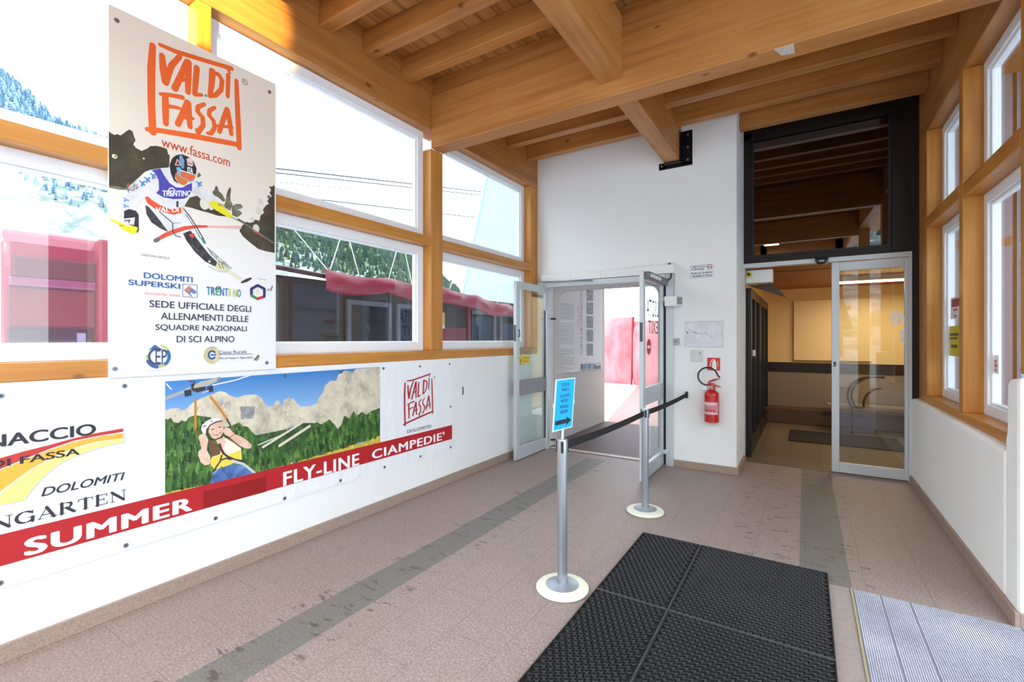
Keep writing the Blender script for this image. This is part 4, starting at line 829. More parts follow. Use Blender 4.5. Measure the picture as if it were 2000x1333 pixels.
# left logo block
B3 = Z(0, 800, 4.165)
p.poly(B3((1000, 155), (800, 190), (600, 235), (400, 290), (200, 340), (0, 397), (-260, 500), (-420, 600), (-420, 700), (-220, 580), (0, 485), (200, 402), (400, 322), (600, 255), (800, 215), (1000, 182)), 'c0302c')
p.poly(B3((1000, 193), (800, 222), (600, 265), (400, 332), (200, 412), (0, 497), (-220, 600), (-420, 730), (-420, 1000), (-200, 810), (0, 668), (100, 592), (250, 482), (400, 402), (600, 312), (800, 258), (1000, 236)), 'f4b03a')
p.poly(B3((1000, 242), (1004, 264), (800, 312), (600, 382), (450, 462), (330, 572), (250, 662), (200, 738), (0, 780), (-300, 850), (-200, 825), (0, 690), (100, 605), (250, 492), (420, 404), (620, 316), (820, 264)), 'faf084')
p.stroke(B3((1010, 140), (1012, 268), (800, 318), (600, 388), (450, 468), (335, 578), (255, 668), (205, 742), (0, 786)), .004, 'c8c8d0')
p.text('CATINACCIO', *B3((56, 300), (780, 112)), '26262e', bold=.028, sub='ACCIO')
p.text('VAL DI FASSA', *B3((160, 446), (650, 312)), '2a2426', bold=.03, sub='FASSA')
p.text('DOLOMITI', *B3((333, 712), (1015, 508)), '2c2c36', bold=.018, shear=.25)
p.serif('ROSENGARTEN', 'GARTEN', *B3((112, 945), (1025, 650)), '2e2e38')
# red band with its lettering
p.rectuv(Y0, .452, Y1, .598, 'b41c22')
p.polyuv([onx(BX, *q) for q in B2((295, 882), (710, 784), (710, 884), (292, 998))], '94100f')
p.text('SUMMER', *Z(0, 0, 1)((46.5, 1088.5), (375.5, 970)), 'f2f2f6', bold=.045, space=1.12)
p.text('FLY-LINE', *B2((822, 848), (1326, 628)), 'f4f4f6', bold=.03, space=1.1); p.text("CIAMPEDIE'", *B2((1410, 672), (1890, 486)), 'f4f4f6', bold=.03, space=1.1)
p.text('DOLOMITES', *Z(740, 700, 6.6625)((365, 978), (680, 864)), '3c3c48')
B4 = Z(740, 700, 6.6625)
(u0, v0), (u1, _), (_, v1) = p.pt(*B4((318, 868))[0]), p.pt(*B4((700, 700))[0]), p.pt(*B4((330, 315))[0])
logo(p, (u0, v0, u1, v1), 'b02028', .62)
u, v = p.pt(*B4((722, 245))[0]); p.disc(u, v, .008, .01, '5a8a80')
mb.build('sheet', r)
EYE = []
for q in ((2, 774), (243.5, 754.5), (428, 741), (556.5, 734.5), (666, 727), (749, 720), (820, 716), (878, 711.5), (880, 795), (0, 1140), (246, 1066), (421, 1013), (556, 974), (665, 939), (751, 913), (821, 892), (880, 874)):
    u, v = onx(BX, *q); MB().lathe([(.006, 0), (.012, 0), (.0125, .002), (.010, .0035), (.006, .0025), (.006, 0)], (0, 0, 0), SCREW, 16)
    e = MB(); n = 16
    for ra, rb, xa_, xb_ in ((.006, .012, .0025, .0025), (.012, .0125, .0025, 0.0004)):
        e.add([(BX + xa_, u + ra * math.cos(t), v + ra * math.sin(t)) for t in (2 * math.pi * k / n for k in range(n))] + [(BX + xb_, u + rb * math.cos(t), v + rb * math.sin(t)) for t in (2 * math.pi * k / n for k in range(n))], [(k, (k + 1) % n, n + (k + 1) % n, n + k) for k in range(n)], SCREW)
    e.cyl((BX + .0003, u, v), (BX + .0012, u, v), .006, mat('eyelet_hole', '4a4a4c', .8), n=12); e.build('eyelet', r, smooth=True)
tag(MB().tube([(LX + .003, 4.0, .985), (LX + .012, 4.002, .965), (LX + .012, 4.002, .915), (LX + .003, 4.0, .895)], .005, BLACK).build('wall_hook', smooth=True), 'small dark hook in the low wall right of the banner', 'hook')

# ================================================================== QUEUE POSTS, BELT, PAPER SIGN
SILV = mat('silver_post', 'a9b1b9', .32, .7); SILD = mat('silver_disc', 'a4acb4', .42, .55); CREAMR = mat('cream_base_ring', 'e2e4d0', .5)
BELT = mat('black_belt', '18181b', .8)
def post(x, y, lab, grp=None):
    r = root('queue_post', (x, y, 0), label=lab, cat='queue post', group=grp)
    MB().lathe([(.098, .0), (.150, .0), (.158, .006), (.158, .014), (.150, .022), (.100, .030), (.098, .024)], (x, y, 0), CREAMR, 56).build('base_ring', r, smooth=True)
    MB().lathe([(0, .002), (.0995, .002), (.0995, .0295), (.06, .038), (.034, .043), (0, .043)], (x, y, 0), SILD, 48).build('base_disc', r, smooth=True)
    MB().lathe([(0, .04), (.0305, .04), (.0305, .815), (0, .815)], (x, y, 0), SILV, 36).build('tube', r, smooth=True)
    m = MB().lathe([(0, .815), (.0335, .815), (.0335, .893), (.031, .90), (0, .90)], (x, y, 0), SILV, 36)
    hd = m.build('belt_head', r, smooth=True)
    for a in (25, 115, 205, 295):
        c, s_ = math.cos(math.radians(a)), math.sin(math.radians(a)); MB().obox((x + c * .034, y + s_ * .034, .857), (c, s_, 0), (-s_, c, 0), (0, 0, 1), .0035, .008, .034, BLACK).build('belt_slot', hd, bevel=.001)
    return r
PA, PB = (-1.236, 2.533), (-1.178, 4.045)
post(*PA, 'silver queue post nearest the viewer, carrying the blue paper sign')
post(*PB, 'silver queue post beside the open right door leaf')
def belt(p, q, z0, z1, lab, clip=False):
    d = Vector((q[0] - p[0], q[1] - p[1], 0)); L = d.length; d.normalize(); nrm = Vector((-d.y, d.x, 0))
    vs = []; fs = []; N = 24
    for i in range(N + 1):
        t = i / N; c = Vector((p[0], p[1], 0)) + d * (L * t); zc = z0 + (z1 - z0) * t - .012 * 4 * t * (1 - t)
        for sg in (-.0011, .0011):
            for dz in (-.024, .024): vs.append(tuple(c + nrm * sg + Vector((0, 0, zc + dz))))
    for i in range(N):
        b = 4 * i
        for a_, c_ in ((0, 1), (3, 2), (1, 3), (2, 0)): fs.append((b + a_, b + c_, b + 4 + c_, b + 4 + a_))
    fs += [(0, 1, 3, 2), (4 * N, 4 * N + 1, 4 * N + 3, 4 * N + 2)]
    r = root('barrier_belt', (p[0], p[1], z0), label=lab, cat='belt')
    MB().add(vs, fs, BELT).build('webbing', r)
    return r
dx, dy = PB[0] - PA[0], PB[1] - PA[1]; L = math.hypot(dx, dy); ux, uy = dx / L, dy / L
belt((PA[0] + ux * .036, PA[1] + uy * .036), (PB[0] - ux * .036, PB[1] - uy * .036), .857, .857, 'black barrier belt between the two queue posts')
WP = (-1.168, YF - .024); ux2, uy2 = WP[0] - PB[0], WP[1] - PB[1]; L = math.hypot(ux2, uy2); ux2 /= L; uy2 /= L
r = belt((PB[0] + ux2 * .036, PB[1] + uy2 * .036), WP, .857, .853, 'black barrier belt from the farther queue post to the end wall')
MB().box(-1.182, -1.154, YF - .026, YF, .815, .891, BLACK).build('wall_clip', r, bevel=.003)
# paper sign in a clip frame on the near post
tw = Vector((_R[0] * .132 + _F[0] * .160, _R[1] * .132 + _F[1] * .160, 0)).normalized(); tn = Vector((tw.y, -tw.x, 0))
if tn.dot(Vector((-PA[0], -PA[1], 0))) < 0: tn = -tn
tilt = Vector((.12 * tw.x, .12 * tw.y, 1)).normalized()
sc_ = Vector((PA[0] + .012, PA[1], 1.112)); r = root('paper_sign', (PA[0], PA[1], .90), label='blue paper arrow sign in a clear holder on the near queue post', cat='sign')
ax, az = tw, tilt
def sgn(a, b, off): return tuple(sc_ + ax * a + az * b + tn * off)
m = MB(); CL = mat('clear_acrylic_rim', 'dcecf4', .2)
for a0, a1, b0, b1 in ((-.104, -.098, -.15, .15), (.098, .104, -.15, .15), (-.104, .104, -.152, -.146), (-.104, .104, .146, .152)):
    m.obox(sgn((a0 + a1) / 2, (b0 + b1) / 2, 0), ax, az, tn, (a1 - a0) / 2, (b1 - b0) / 2, .003, CL)
m.obox(sgn(-.106, 0, 0), ax, az, tn, .006, .012, .004, CL); m.obox(sgn(.106, 0, 0), ax, az, tn, .006, .012, .004, CL); m.build('holder', r)
m = MB().obox(sgn(0, 0, 0), ax, az, tn, .098, .146, .0015, mat('print_1eb2ee', '1cb0ee', .4))
class SP(Print):
    def p3(s, u, v): return sgn(u, v, .0016 + s.k * 3e-5)
    def pt(s, x, y): return (x, y)
sp = SP(m, 'x', 0); INK = '243a5c'
for body, v, w_ in (('SCUOLA', .115, .07), ('PANCA', .085, .062), ('DOLOMITI', .048, .085), ('METEO', .018, .062), ('SPORTELLO', -.017, .075), ('GRUPPI', -.047, .066)):
    sp.textuv(body, -w_ * .62, v - .008, w_ * .62, v + .011, INK, bold=.03)
sp.polyuv([(-.085, -.092), (.035, -.092), (.035, -.080), (.088, -.106), (.035, -.132), (.035, -.118), (-.085, -.118)], '20303c')
m.build('paper', r)
MB().cyl((PA[0], PA[1], .90), (PA[0] + .004, PA[1], .965), .007, mat('clear_stem', 'd8dde0', .2), n=14).build('stem', r, smooth=True)

# ================================================================== MATS
RUB = mat('black_rubber', '242427', .6)
def rubmat():
    m = mat('worn_black_rubber', '222225', .62); t = NT(m); v = t.coords()
    n = t.noise(v, 2.2, 3); c = t.mix(t.math('MULTIPLY', t.ramp(n, [(.45, (0, 0, 0, 1)), (.75, (1, 1, 1, 1))]), .35), hexc('1c1c1f'), hexc('36322e'))
    n2 = t.noise(v, 90, 3); c = t.mix(t.math('MULTIPLY', n2, .2), c, hexc('38383c')); t.l(c, t.b.inputs['Base Color']); return m
RUBM = rubmat(); RUBF = mat('mat_floor_dust', '16151a', .9); SEAM = mat('mat_seam_dust', '5e5d62', .8)
def ringmat(x0, x1, y0, y1, lab):
    r = root('rubber_mat', ((x0 + x1) / 2, (y0 + y1) / 2, 0), label=lab, cat='mat')
    P_ = .0335; R_ = .0118; H_ = .020; m = MB(); vs = []; fs = []; n = 12
    bx = .007
    nx = int((x1 - x0 - 2 * bx) / P_); sx = (x1 - x0 - 2 * bx) / nx
    dy_ = sx * math.sqrt(3) / 2; ny = int((y1 - y0 - 2 * bx) / dy_); sy = (y1 - y0 - 2 * bx) / ny
    for j in range(ny):
        for i in range(nx if j % 2 == 0 else nx - 1):
            cx = x0 + bx + sx * (i + .5 + (.5 if j % 2 else 0)); cy = y0 + bx + sy * (j + .5); b = len(vs)
            for k in range(n):
                t = 2 * math.pi * k / n; c, s_ = math.cos(t), math.sin(t)
                ro = R_ * 1.36
                vs.append((cx + c * ro, cy + s_ * ro, H_ - .004)); vs.append((cx + c * R_ * 1.14, cy + s_ * R_ * 1.14, H_)); vs.append((cx + c * R_, cy + s_ * R_, H_ - .003)); vs.append((cx + c * R_, cy + s_ * R_, .002))
            for k in range(n):
                a = b + 4 * k; q = b + 4 * ((k + 1) % n)
                for e in range(3): fs.append((a + e, q + e, q + e + 1, a + e + 1))
    m.add(vs, fs, RUBM)
    o = m.build('ring_field', r, smooth=True, fix=False)
    m = MB().box(x0, x1, y0, y1, .001, .007, RUBF)
    if x0 < -1: m.box(x1 + .0005, x1 + .0038, y0, y1, .002, .0188, SEAM)
    if y1 > 3: m.box(x0, x1, y0 - .0038, y0 - .0008, .002, .0186, SEAM)
    for q in ((x0, x0 + bx, y0, y1), (x1 - bx, x1, y0, y1), (x0 + bx, x1 - bx, y0, y0 + bx), (x0 + bx, x1 - bx, y1 - bx, y1)): m.box(*q, .002, .018, RUBM)
    m.build('mat_body', r, bevel=.002)
XS, YS = (-1.055, -.638, .120), (1.50, 2.618, 3.572)
for i in (0, 1):
    for j in (1, 0):
        ringmat(XS[i] + (.003 if i else 0), XS[i + 1] - (0 if i else .003), YS[j] + (.003 if j else 0), YS[j + 1] - (0 if j else .003),
                ('narrow' if i == 0 else 'wide') + ' black rubber ring mat, ' + ('farther from' if j else 'nearer') + ' the viewer on the floor')
def ribmat():
    m = mat('grey_ribbed_matting', '9a9cab', .75); t = NT(m); tc = t.n('ShaderNodeTexCoord'); sp = t.n('ShaderNodeSeparateXYZ'); t.l(tc.outputs['Object'], sp.inputs[0])
    n = t.noise(t.coords(), 3, 4); n2 = t.noise(t.coords(), 60, 3)
    c = t.ramp(t.math('ADD', t.math('MULTIPLY', n, .6), t.math('MULTIPLY', n2, .4)), [(.35, hexc('9a9bab')), (.65, hexc('c4c6d4'))]); t.l(c, t.b.inputs['Base Color']); return m
RIB = ribmat(); RIBG = mat('matting_groove', '8a8a96', .9)
r = root('entrance_mat', (.85, 2.5, 0), label='grey ribbed entrance mat recessed at the right side of the floor', cat='mat')
m = MB().box(.236, 1.8, 1.2, 3.45, .0005, .002, RIBG); m.build('mat_back', r)
m = MB(); x = .245
while x < 1.79:
    if not any(abs(x + .005 - g) < .0045 for g in (.37, .505, .95)): m.box(x, x + .0068, 1.2, 3.445, .002, .0058, RIB)
    x += .0094
m.build('rib_field', r)
MB().box(.228, .238, 1.2, 3.452, .0005, .007, mat('mat_edge_brass', 'b0aa8c', .5, .3)).build('edge_strip', r)

# ================================================================== THINGS ON THE END WALL
def wp(x, y): return ony(YF, x, y)
# no-smoking sign
def wallsign(name, a, b, lab, cat, col, th=.004):
    (x0, z0), (x1, z1) = wp(*a), wp(*b); r = root(name, ((x0 + x1) / 2, YF, z0), label=lab, cat=cat)
    m = MB().box(x0, x1, YF - th, YF, z0, z1, mat('print_' + col, col, .4)); return r, m, Print(m, 'y', YF - th), x0, x1, z0, z1
r, m, p, x0, x1, z0, z1 = wallsign('smoking_sign', (1347, 545), (1394.5, 515), 'no-smoking sign in Italian and German on the end wall', 'sign', 'eef0f0')
w_, h_ = x1 - x0, z1 - z0; BL = '3c5674'
p.strokeuv([(x0 + .006, z0 + .006), (x1 - .006, z0 + .006), (x1 - .006, z1 - .006), (x0 + .006, z1 - .006), (x0 + .006, z0 + .006)], .004, '8ea2ac')
for body, u0, u1, v0, v1 in (('VIETATO', .08, .66, .76, .92), ('FUMARE', .08, .62, .58, .73), ('RAUCHEN', .08, .92, .30, .46), ('VERBOTEN', .08, .92, .08, .24)):
    p.textuv(body, x0 + w_ * u0, z0 + h_ * v0, x0 + w_ * u1, z0 + h_ * v1, BL, bold=.03)
p.ringuv(x0 + w_ * .82, z0 + h_ * .78, .026, .026, .008, 'b04850'); p.strokeuv([(x0 + w_ * .76, z0 + h_ * .84), (x0 + w_ * .88, z0 + h_ * .72)], .006, 'b04850'); p.strokeuv([(x0 + w_ * .75, z0 + h_ * .77), (x0 + w_ * .89, z0 + h_ * .77)], .007, '4a4a50')
m.build('plate', r)
# framed notice board
(x0, z0), (x1, z1) = wp(1339, 678), wp(1414, 626.5); r = root('notice_board', ((x0 + x1) / 2, YF, z0), label='silver-framed notice board with a faint ski-run sketch', cat='notice board')
MB().frame_x(YF - .018, YF - .001, x0, x1, z0, z1, .014, .014, .014, .014, mat('white_silver_frame', 'dfe3e8', .3)).build('frame', r, bevel=.006)
m = MB().box(x0 + .012, x1 - .012, YF - .008, YF - .001, z0 + .012, z1 - .012, photo_mat('print_pale_map', [(.35, 'd6d4de'), (.7, 'eceaf0')], 6)); p = Print(m, 'y', YF - .008)
q = Z(1340, 505, 4.1); p.stroke(q((20, 565), (70, 600), (130, 605), (160, 600), (180, 620), (215, 640)), .005, 'a09aa8'); p.stroke(q((60, 590), (90, 600)), .007, '8c8694'); p.stroke(q((12, 590), (12, 600)), .012, '4c4c58')
m.build('sheet', r)
# thermostat / switch plate
(x0, z0), (x1, z1) = wp(1349, 706.5), wp(1373, 684); r = root('switch_plate', ((x0 + x1) / 2, YF, z0), label='pale grey switch plate below the notice board', cat='switch')
MB().box(x0, x1, YF - .014, YF, z0, z1, mat('pale_grey_plastic', 'cdd3d2', .4)).build('plate', r, bevel=.005)
MB().box(x0 + .03, x1 - .035, YF - .018, YF - .012, z0 + .03, z0 + .055, mat('pale_key', 'dfe3e2', .4)).build('rocker', r, bevel=.003)
MB().box(x1 - .04, x1 - .025, YF - .017, YF - .012, z1 - .045, z1 - .03, mat('grey_key', '7a8282', .4)).build('key', r, bevel=.002)
# fire sign
r, m, p, x0, x1, z0, z1 = wallsign('extinguisher_sign', (1381.5, 723.5), (1406.5, 699.5), 'red fire extinguisher pictogram sign above the extinguisher', 'sign', 'cc3028')
w_, h_ = x1 - x0, z1 - z0
def U(a, b): return (x0 + w_ * a, z0 + h_ * b)
p.polyuv([U(.38, .08), U(.72, .08), U(.72, .62), U(.66, .72), U(.62, .78), U(.48, .78), U(.44, .72), U(.38, .62)], 'f2eeea'); p.rectuv(*U(.48, .78), *U(.62, .88), 'f2eeea'); p.strokeuv([U(.5, .86), U(.34, .82), U(.26, .6), U(.24, .3)], .009, 'f0dcc8'); p.strokeuv([U(.84, .3), U(.84, .6), U(.8, .75)], .008, 'e8b08c')
m.build('plate', r)
tag(MB().box(-.945, -.815, YF - .002, YF, 1.085, 1.15, mat('print_f0f0f2', 'f0f0f2', .5)).build('tag_strip'), 'white paper strip with handwriting below the red pictogram sign', 'label')
m = MB().box(-.94, -.9399, YF - .0026, YF - .0025, 1.1, 1.101, mat('print_8c94a4', '8c94a4', .5))
# fire extinguisher
ex, ey = -.885, YF - .085
r = root('fire_extinguisher', (ex, ey, .575), label='red fire extinguisher hanging on the end wall', cat='fire extinguisher')
MB().lathe([(0, .02), (.06, .02), (.07, .0), (.077, .004), (.077, .30), (.073, .325), (.05, .352), (.026, .365), (.024, .375), (0, .375)], (ex, ey, .575), RED, 40).build('cylinder', r, smooth=True); CYL = bpy.data.objects['cylinder']
m = MB(); n = 26; rr = .0777; vs = []; fs = []
a0, a1 = math.radians(-165), math.radians(-25)
for k in range(n + 1):
    a = a0 + (a1 - a0) * k / n
    for z_ in (.665, .805): vs.append((ex + rr * math.cos(a), ey + rr * math.sin(a), z_))
fs = [(2 * k, 2 * k + 2, 2 * k + 3, 2 * k + 1) for k in range(n)]; m.add(vs, fs, mat('print_dc9c9c', 'd89a9c', .4))
def cylbar(u0, u1, z0_, z1_, c, k):
    vs = []; nn = 10; r2 = rr + k
    for i in range(nn + 1):
        a = a0 + (a1 - a0) * (u0 + (u1 - u0) * i / nn)
        for z_ in (z0_, z1_): vs.append((ex + r2 * math.cos(a), ey + r2 * math.sin(a), z_))
    m.add(vs, [(2 * i, 2 * i + 2, 2 * i + 3, 2 * i + 1) for i in range(nn)], mat('print_' + c, c, .4))
cylbar(.1, .9, .775, .795, 'f0d4d4', .0003); cylbar(.1, .9, .672, .69, 'ecc8c8', .0003)
for k in range(5): cylbar(.12, .88 - .1 * (k % 2), .757 - k * .008, .760 - k * .008, 'b8404a', .0003)
for k, u in enumerate((.2, .36, .5, .66)): cylbar(u, u + .11, .698, .722, 'c02a34', .0003)
m.build('label_wrap', CYL, smooth=True, fix=False)
MB().cyl((ex, ey, .945), (ex, ey, .985), .019, mat('brass_valve', 'b8a890', .35, .8)).box(ex - .02, ex + .02, ey - .014, ey + .014, .985, 1.01, RED).build('valve', r, bevel=.003); VAL = bpy.data.objects['valve']
MB().prism([(-.93, .985), (-.79, .968), (-.79, .976), (-.86, 1.0), (-.92, 1.02)], 1, ey - .012, ey + .012, RED).build('carry_handle', VAL, bevel=.002)
MB().prism([(-.915, 1.015), (-.86, 1.035), (-.80, 1.062), (-.798, 1.07), (-.87, 1.055), (-.92, 1.03)], 1, ey - .011, ey + .011, mat('red_lever', 'a8222a', .35)).build('squeeze_lever', VAL, bevel=.002)
hose = [(ex - .02, ey, .99), (ex - .06, ey - .004, .985)] + [(-.925 + .103 * math.cos(math.radians(a)), ey - .01, 1.083 + .1 * math.sin(math.radians(a))) for a in range(250, 8, -14)] + [(-.80, ey - .01, 1.075)]
MB().tube(hose, .0085, mat('black_hose', '1c1c1e', .5), 12).build('hose', r, smooth=True)
MB().cyl((ex, ey + .02, .97), (ex, YF, .97), .008, STEEL).box(ex - .02, ex + .02, YF - .006, YF, .93, 1.0, STEEL).build('wall_bracket', r)
MB().box(-.97, -.925, ey - .08, ey - .074, .94, .985, mat('print_dfe4f0', 'dfe4f0', .5)).build('inspection_tag', r)
# siren lamp box, door control, beam shoe, cable duct
r = root('emergency_lamp', (-1.29, YF, 1.87), label='white wedge-shaped box with grey face beside the double door', cat='lamp box')
m = MB().prism([(-1.392, YF - .13), (-1.255, YF - .12), (-1.205, YF - .03), (-1.205, YF), (-1.392, YF)], 2, 1.885, 2.0, WHITEP); m.build('housing', r, bevel=.006)
a_, b_ = Vector((-1.252, YF - .124, 0)), Vector((-1.207, YF - .042, 0)); dd = (b_ - a_).normalized()
MB().obox(((a_ + b_) / 2).x and ((a_.x + b_.x) / 2, (a_.y + b_.y) / 2, 1.945), dd, Vector((dd.y, -dd.x, 0)), (0, 0, 1), .04, .003, .043, mat('grey_face', '8e8e90', .5)).build('face', r)
r = root('door_control', (-1.285, YF, 1.43), label='small grey control box at the door jamb', cat='control box')
MB().box(-1.318, -1.25, YF - .045, YF, 1.438, 1.508, mat('control_grey', 'a8b0ae', .45, .2)).build('housing', r, bevel=.006); MB().cyl((-1.285, YF - .045, 1.473), (-1.285, YF - .052, 1.473), .009, mat('control_key', '5c6264', .4)).build('key_lock', r, smooth=True)
tag(MB().box(-1.317, -1.302, YF - .02, YF, 2.0, 2.37, mat('grey_duct', 'b4b2ae', .5)).build('cable_duct', bevel=.003), 'thin grey cable duct above the white lamp box', 'duct')
r = root('beam_bracket', (-1.3, YF, 3.52), label='black steel bracket carrying the lengthwise timber beam', cat='bracket')
m = MB(); m.box(-1.228, -1.105, YF - .012, YF, 3.535, 3.925, BRACK); m.box(-1.486, -1.402, YF - .012, YF, 3.525, 3.60, BRACK); m.box(-1.486, -1.105, YF - .012, YF, 3.52, 3.563, BRACK); m.box(-1.41, -1.22, YF - .12, YF, 3.55, 3.563, BRACK)
m.box(-1.228, -1.218, YF - .12, YF, 3.55, 3.90, BRACK)
BP = m.build('plate', r, bevel=.012)
for x, z in ((-1.155, 3.875), (-1.155, 3.73), (-1.155, 3.585), (-1.45, 3.56)): MB().cyl((x, YF - .012, z), (x, YF - .026, z), .013, SCREW, n=6).build('bolt', BP)

# ================================================================== OUTSIDE
SNOW = mat('trampled_snow', 'e9edf2', .8)
t_ = NT(SNOW); t_.l(t_.ramp(t_.noise(t_.coords(), 3.5, 5), [(.3, hexc('d4dae2')), (.6, hexc('f2f4f7'))]), t_.b.inputs['Base Color'])
m = MB(); m.box(-140, -3.42, -60, 160, -.2, -.03, SNOW); m.box(-3.42, 60, 10.4, 160, -.2, -.03, SNOW); m.box(1.9, 60, -60, 10.4, -.2, -.03, SNOW); m.box(-3.42, 1.9, -60, YB - .3, -.2, -.03, SNOW)
m.box(-3.42, -.8, 8.1, 10.4, -.2, -.03, SNOW)
m.build('ground_snow', world=True, kind=ST, label='snow-covered ground outside')
# pale strip of reddish paving leading out of the porch
tag(MB().prism([(-3.05, 8.05), (-1.9, 8.05), (-3.6, 15.0), (-4.6, 15.0)], 2, -.028, .0, speckle('red_paving', 'c47c74', 'd89a92', 60, .6)).build('trim_10', kind=ST), 'reddish paving strip outside the porch')
# red padded fence
def padmat():
    m = mat('red_tarpaulin', 'e06468', .45, coat=.1); t = NT(m); n = t.noise(t.coords((1, 1, .5)), 2.5, 4); t.l(t.ramp(n, [(.35, hexc('e47074')), (.65, hexc('f49a9c'))]), t.b.inputs['Base Color']); t.bump(n, .5, .05); return m  # paler than the red cloth: overexposure put into the colour
PAD = padmat()
r = root('padded_fence', (-5.4, 15.7, 0), label='red padded fence standing on the snow beyond the porch', cat='fence')
def pad(x0, y0, x1, y1, z0, z1, th, nm):
    m = MB(); NX, NZ_ = 14, 10; d = Vector((x1 - x0, y1 - y0, 0)); L_ = d.length; d.normalize(); nn = Vector((d.y, -d.x, 0)); vs = []; fs = []
    for s_ in (1, -1):
        for j in range(NZ_ + 1):
            for i in range(NX + 1):
                u, v = i / NX, j / NZ_; bul = th * (1 - (2 * u - 1) ** 6 * .8) * (1 - (2 * v - 1) ** 6 * .8) + .02 * math.sin(9 * u + 5 * v)
                q = Vector((x0, y0, z0)) + d * (L_ * u) + Vector((0, 0, (z1 - z0) * v)) + nn * bul * s_ * .5; vs.append(tuple(q))
    W_ = NX + 1; o = W_ * (NZ_ + 1)
    for k in (0, o):
        for j in range(NZ_):
            for i in range(NX): b = k + j * W_ + i; fs.append((b, b + 1, b + W_ + 1, b + W_))
    bd = [i for i in range(W_)] + [j * W_ + NX for j in range(1, NZ_ + 1)] + [NZ_ * W_ + i for i in range(NX - 1, -1, -1)] + [j * W_ for j in range(NZ_ - 1, 0, -1)]
    for a, b in zip(bd, bd[1:] + bd[:1]): fs.append((a, b, b + o, a + o))
    m.add(vs, fs, PAD); return m.build(nm, r, smooth=True)
pad(-7.4, 16.2, -4.95, 15.5, -.03, 2.25, .5, 'pad'); pad(-4.9, 15.5, -3.6, 15.0, -.03, 2.1, .5, 'pad')
MB().cyl((-4.92, 15.35, -.03), (-4.86, 15.35, 2.25), .03, mat('dark_red_strap', '9c1018', .5)).build('strap', r)
# red cabin close to the left windows
CAB = mat('red_lacquer', '980c30', .3, coat=.35); CAB2 = mat('dark_red_panel', '640c14', .4, coat=.1)
r = root('red_cabin', (-6.6, 2.3, 0), label='glossy red cabin outside the windows left of the tall poster', cat='cabin')
prof = [(-7.6, .1), (-6.02, .1), (-6.0, 2.15), (-6.02, 2.38), (-6.1, 2.5), (-6.25, 2.56), (-7.4, 2.56), (-7.6, 2.4)]
MB().prism(prof, 1, 1.09, 3.45, CAB).build('body', r, bevel=.05)
MB().box(-6.03, -5.965, 1.15, 1.72, 2.06, 2.25, CAB2).build('recess', r, bevel=.01)
MB().box(-6.03, -5.94, 1.12, 1.72, 1.98, 2.06, mat('pink_ledge', '8e2e54', .2, coat=.8)).build('ledge', r, bevel=.015)
MB().box(-6.03, -5.975, 1.12, 1.72, 1.62, 1.97, mat('brick_red_panel', '7e1a1c', .35)).build('panel', r, bevel=.01)
MB().box(-6.03, -5.978, 1.12, 1.70, .9, 1.60, mat('red_tinted_glass', '48101c', .08, coat=1)).build('side_window', r, bevel=.005)
MB().box(-5.985, -5.95, 1.58, 1.64, .9, 1.56, mat('pale_lilac_strip', '9c80a4', .3)).build('pillar', r)
MB().box(-6.04, -5.90, 1.72, 1.86, .1, 2.5, CAB).build('corner_post', r, bevel=.03)
MB().box(-7.5, -6.1, 1.2, 3.3, -.03, .12, BLACK).build('skid', r)
# valance of red tarpaulin on a pole, with ropes
r = root('red_valance', (-6, 8, 2.2), label='sagging red tarpaulin valance tied with white ropes outside', cat='awning')
vs = []; fs = []; N = 70; M_ = 6
for i in range(N + 1):
    y = 4.35 + (13.0 - 4.35) * i / N; ph = ((y - 4.35) / 1.25) % 1
    top = 2.545 - .05 * 4 * ph * (1 - ph) - max(0, y - 7) * .085; bot = top - .29 - .03 * math.sin(y * 3.1)
    for j in range(M_ + 1):
        v = j / M_; vs.append((-6.0 + .06 * math.sin(v * math.pi) * (1 + .5 * math.sin(y * 7)) + .02 * math.sin(y * 11 + v * 4), y, top + (bot - top) * v))
for i in range(N):
    for j in range(M_): b = i * (M_ + 1) + j; fs.append((b, b + 1, b + M_ + 2, b + M_ + 1))
TARP = mat('crimson_tarpaulin', '7c0e28', .5, coat=.05)
o = MB().add(vs, fs, TARP).build('cloth', r, smooth=True); so = o.modifiers.new('thick', 'SOLIDIFY'); so.thickness = .006
MB().cyl((-6.05, 3.4, 2.49), (-6.05, 13.0, 2.49 - .5), .035, mat('dark_red_pole', '34081a', .4)).build('pole', r, smooth=True)
ROPE = mat('white_rope', 'e6eaec', .7)
for a, b in (((4.40, 2.53), (3.62, 3.25)), ((4.45, 2.55), (4.70, 3.25)), ((4.98, 2.50), (4.72, 3.25)), ((5.60, 2.53), (5.86, 3.25)), ((6.15, 2.50), (5.92, 3.25)), ((7.2, 2.50), (7.6, 3.25)), ((8.3, 2.40), (7.7, 3.25)), ((8.9, 2.33), (9.3, 3.25))):
    MB().cyl((-6.0, a[0], a[1]), (-6.0, b[0], b[1]), .007, ROPE, n=8).build('rope', r)
MB().cyl((-6.0, 3.3, 3.27), (-6.0, 13, 3.27), .02, STEEL).build('ridge_wire', r)
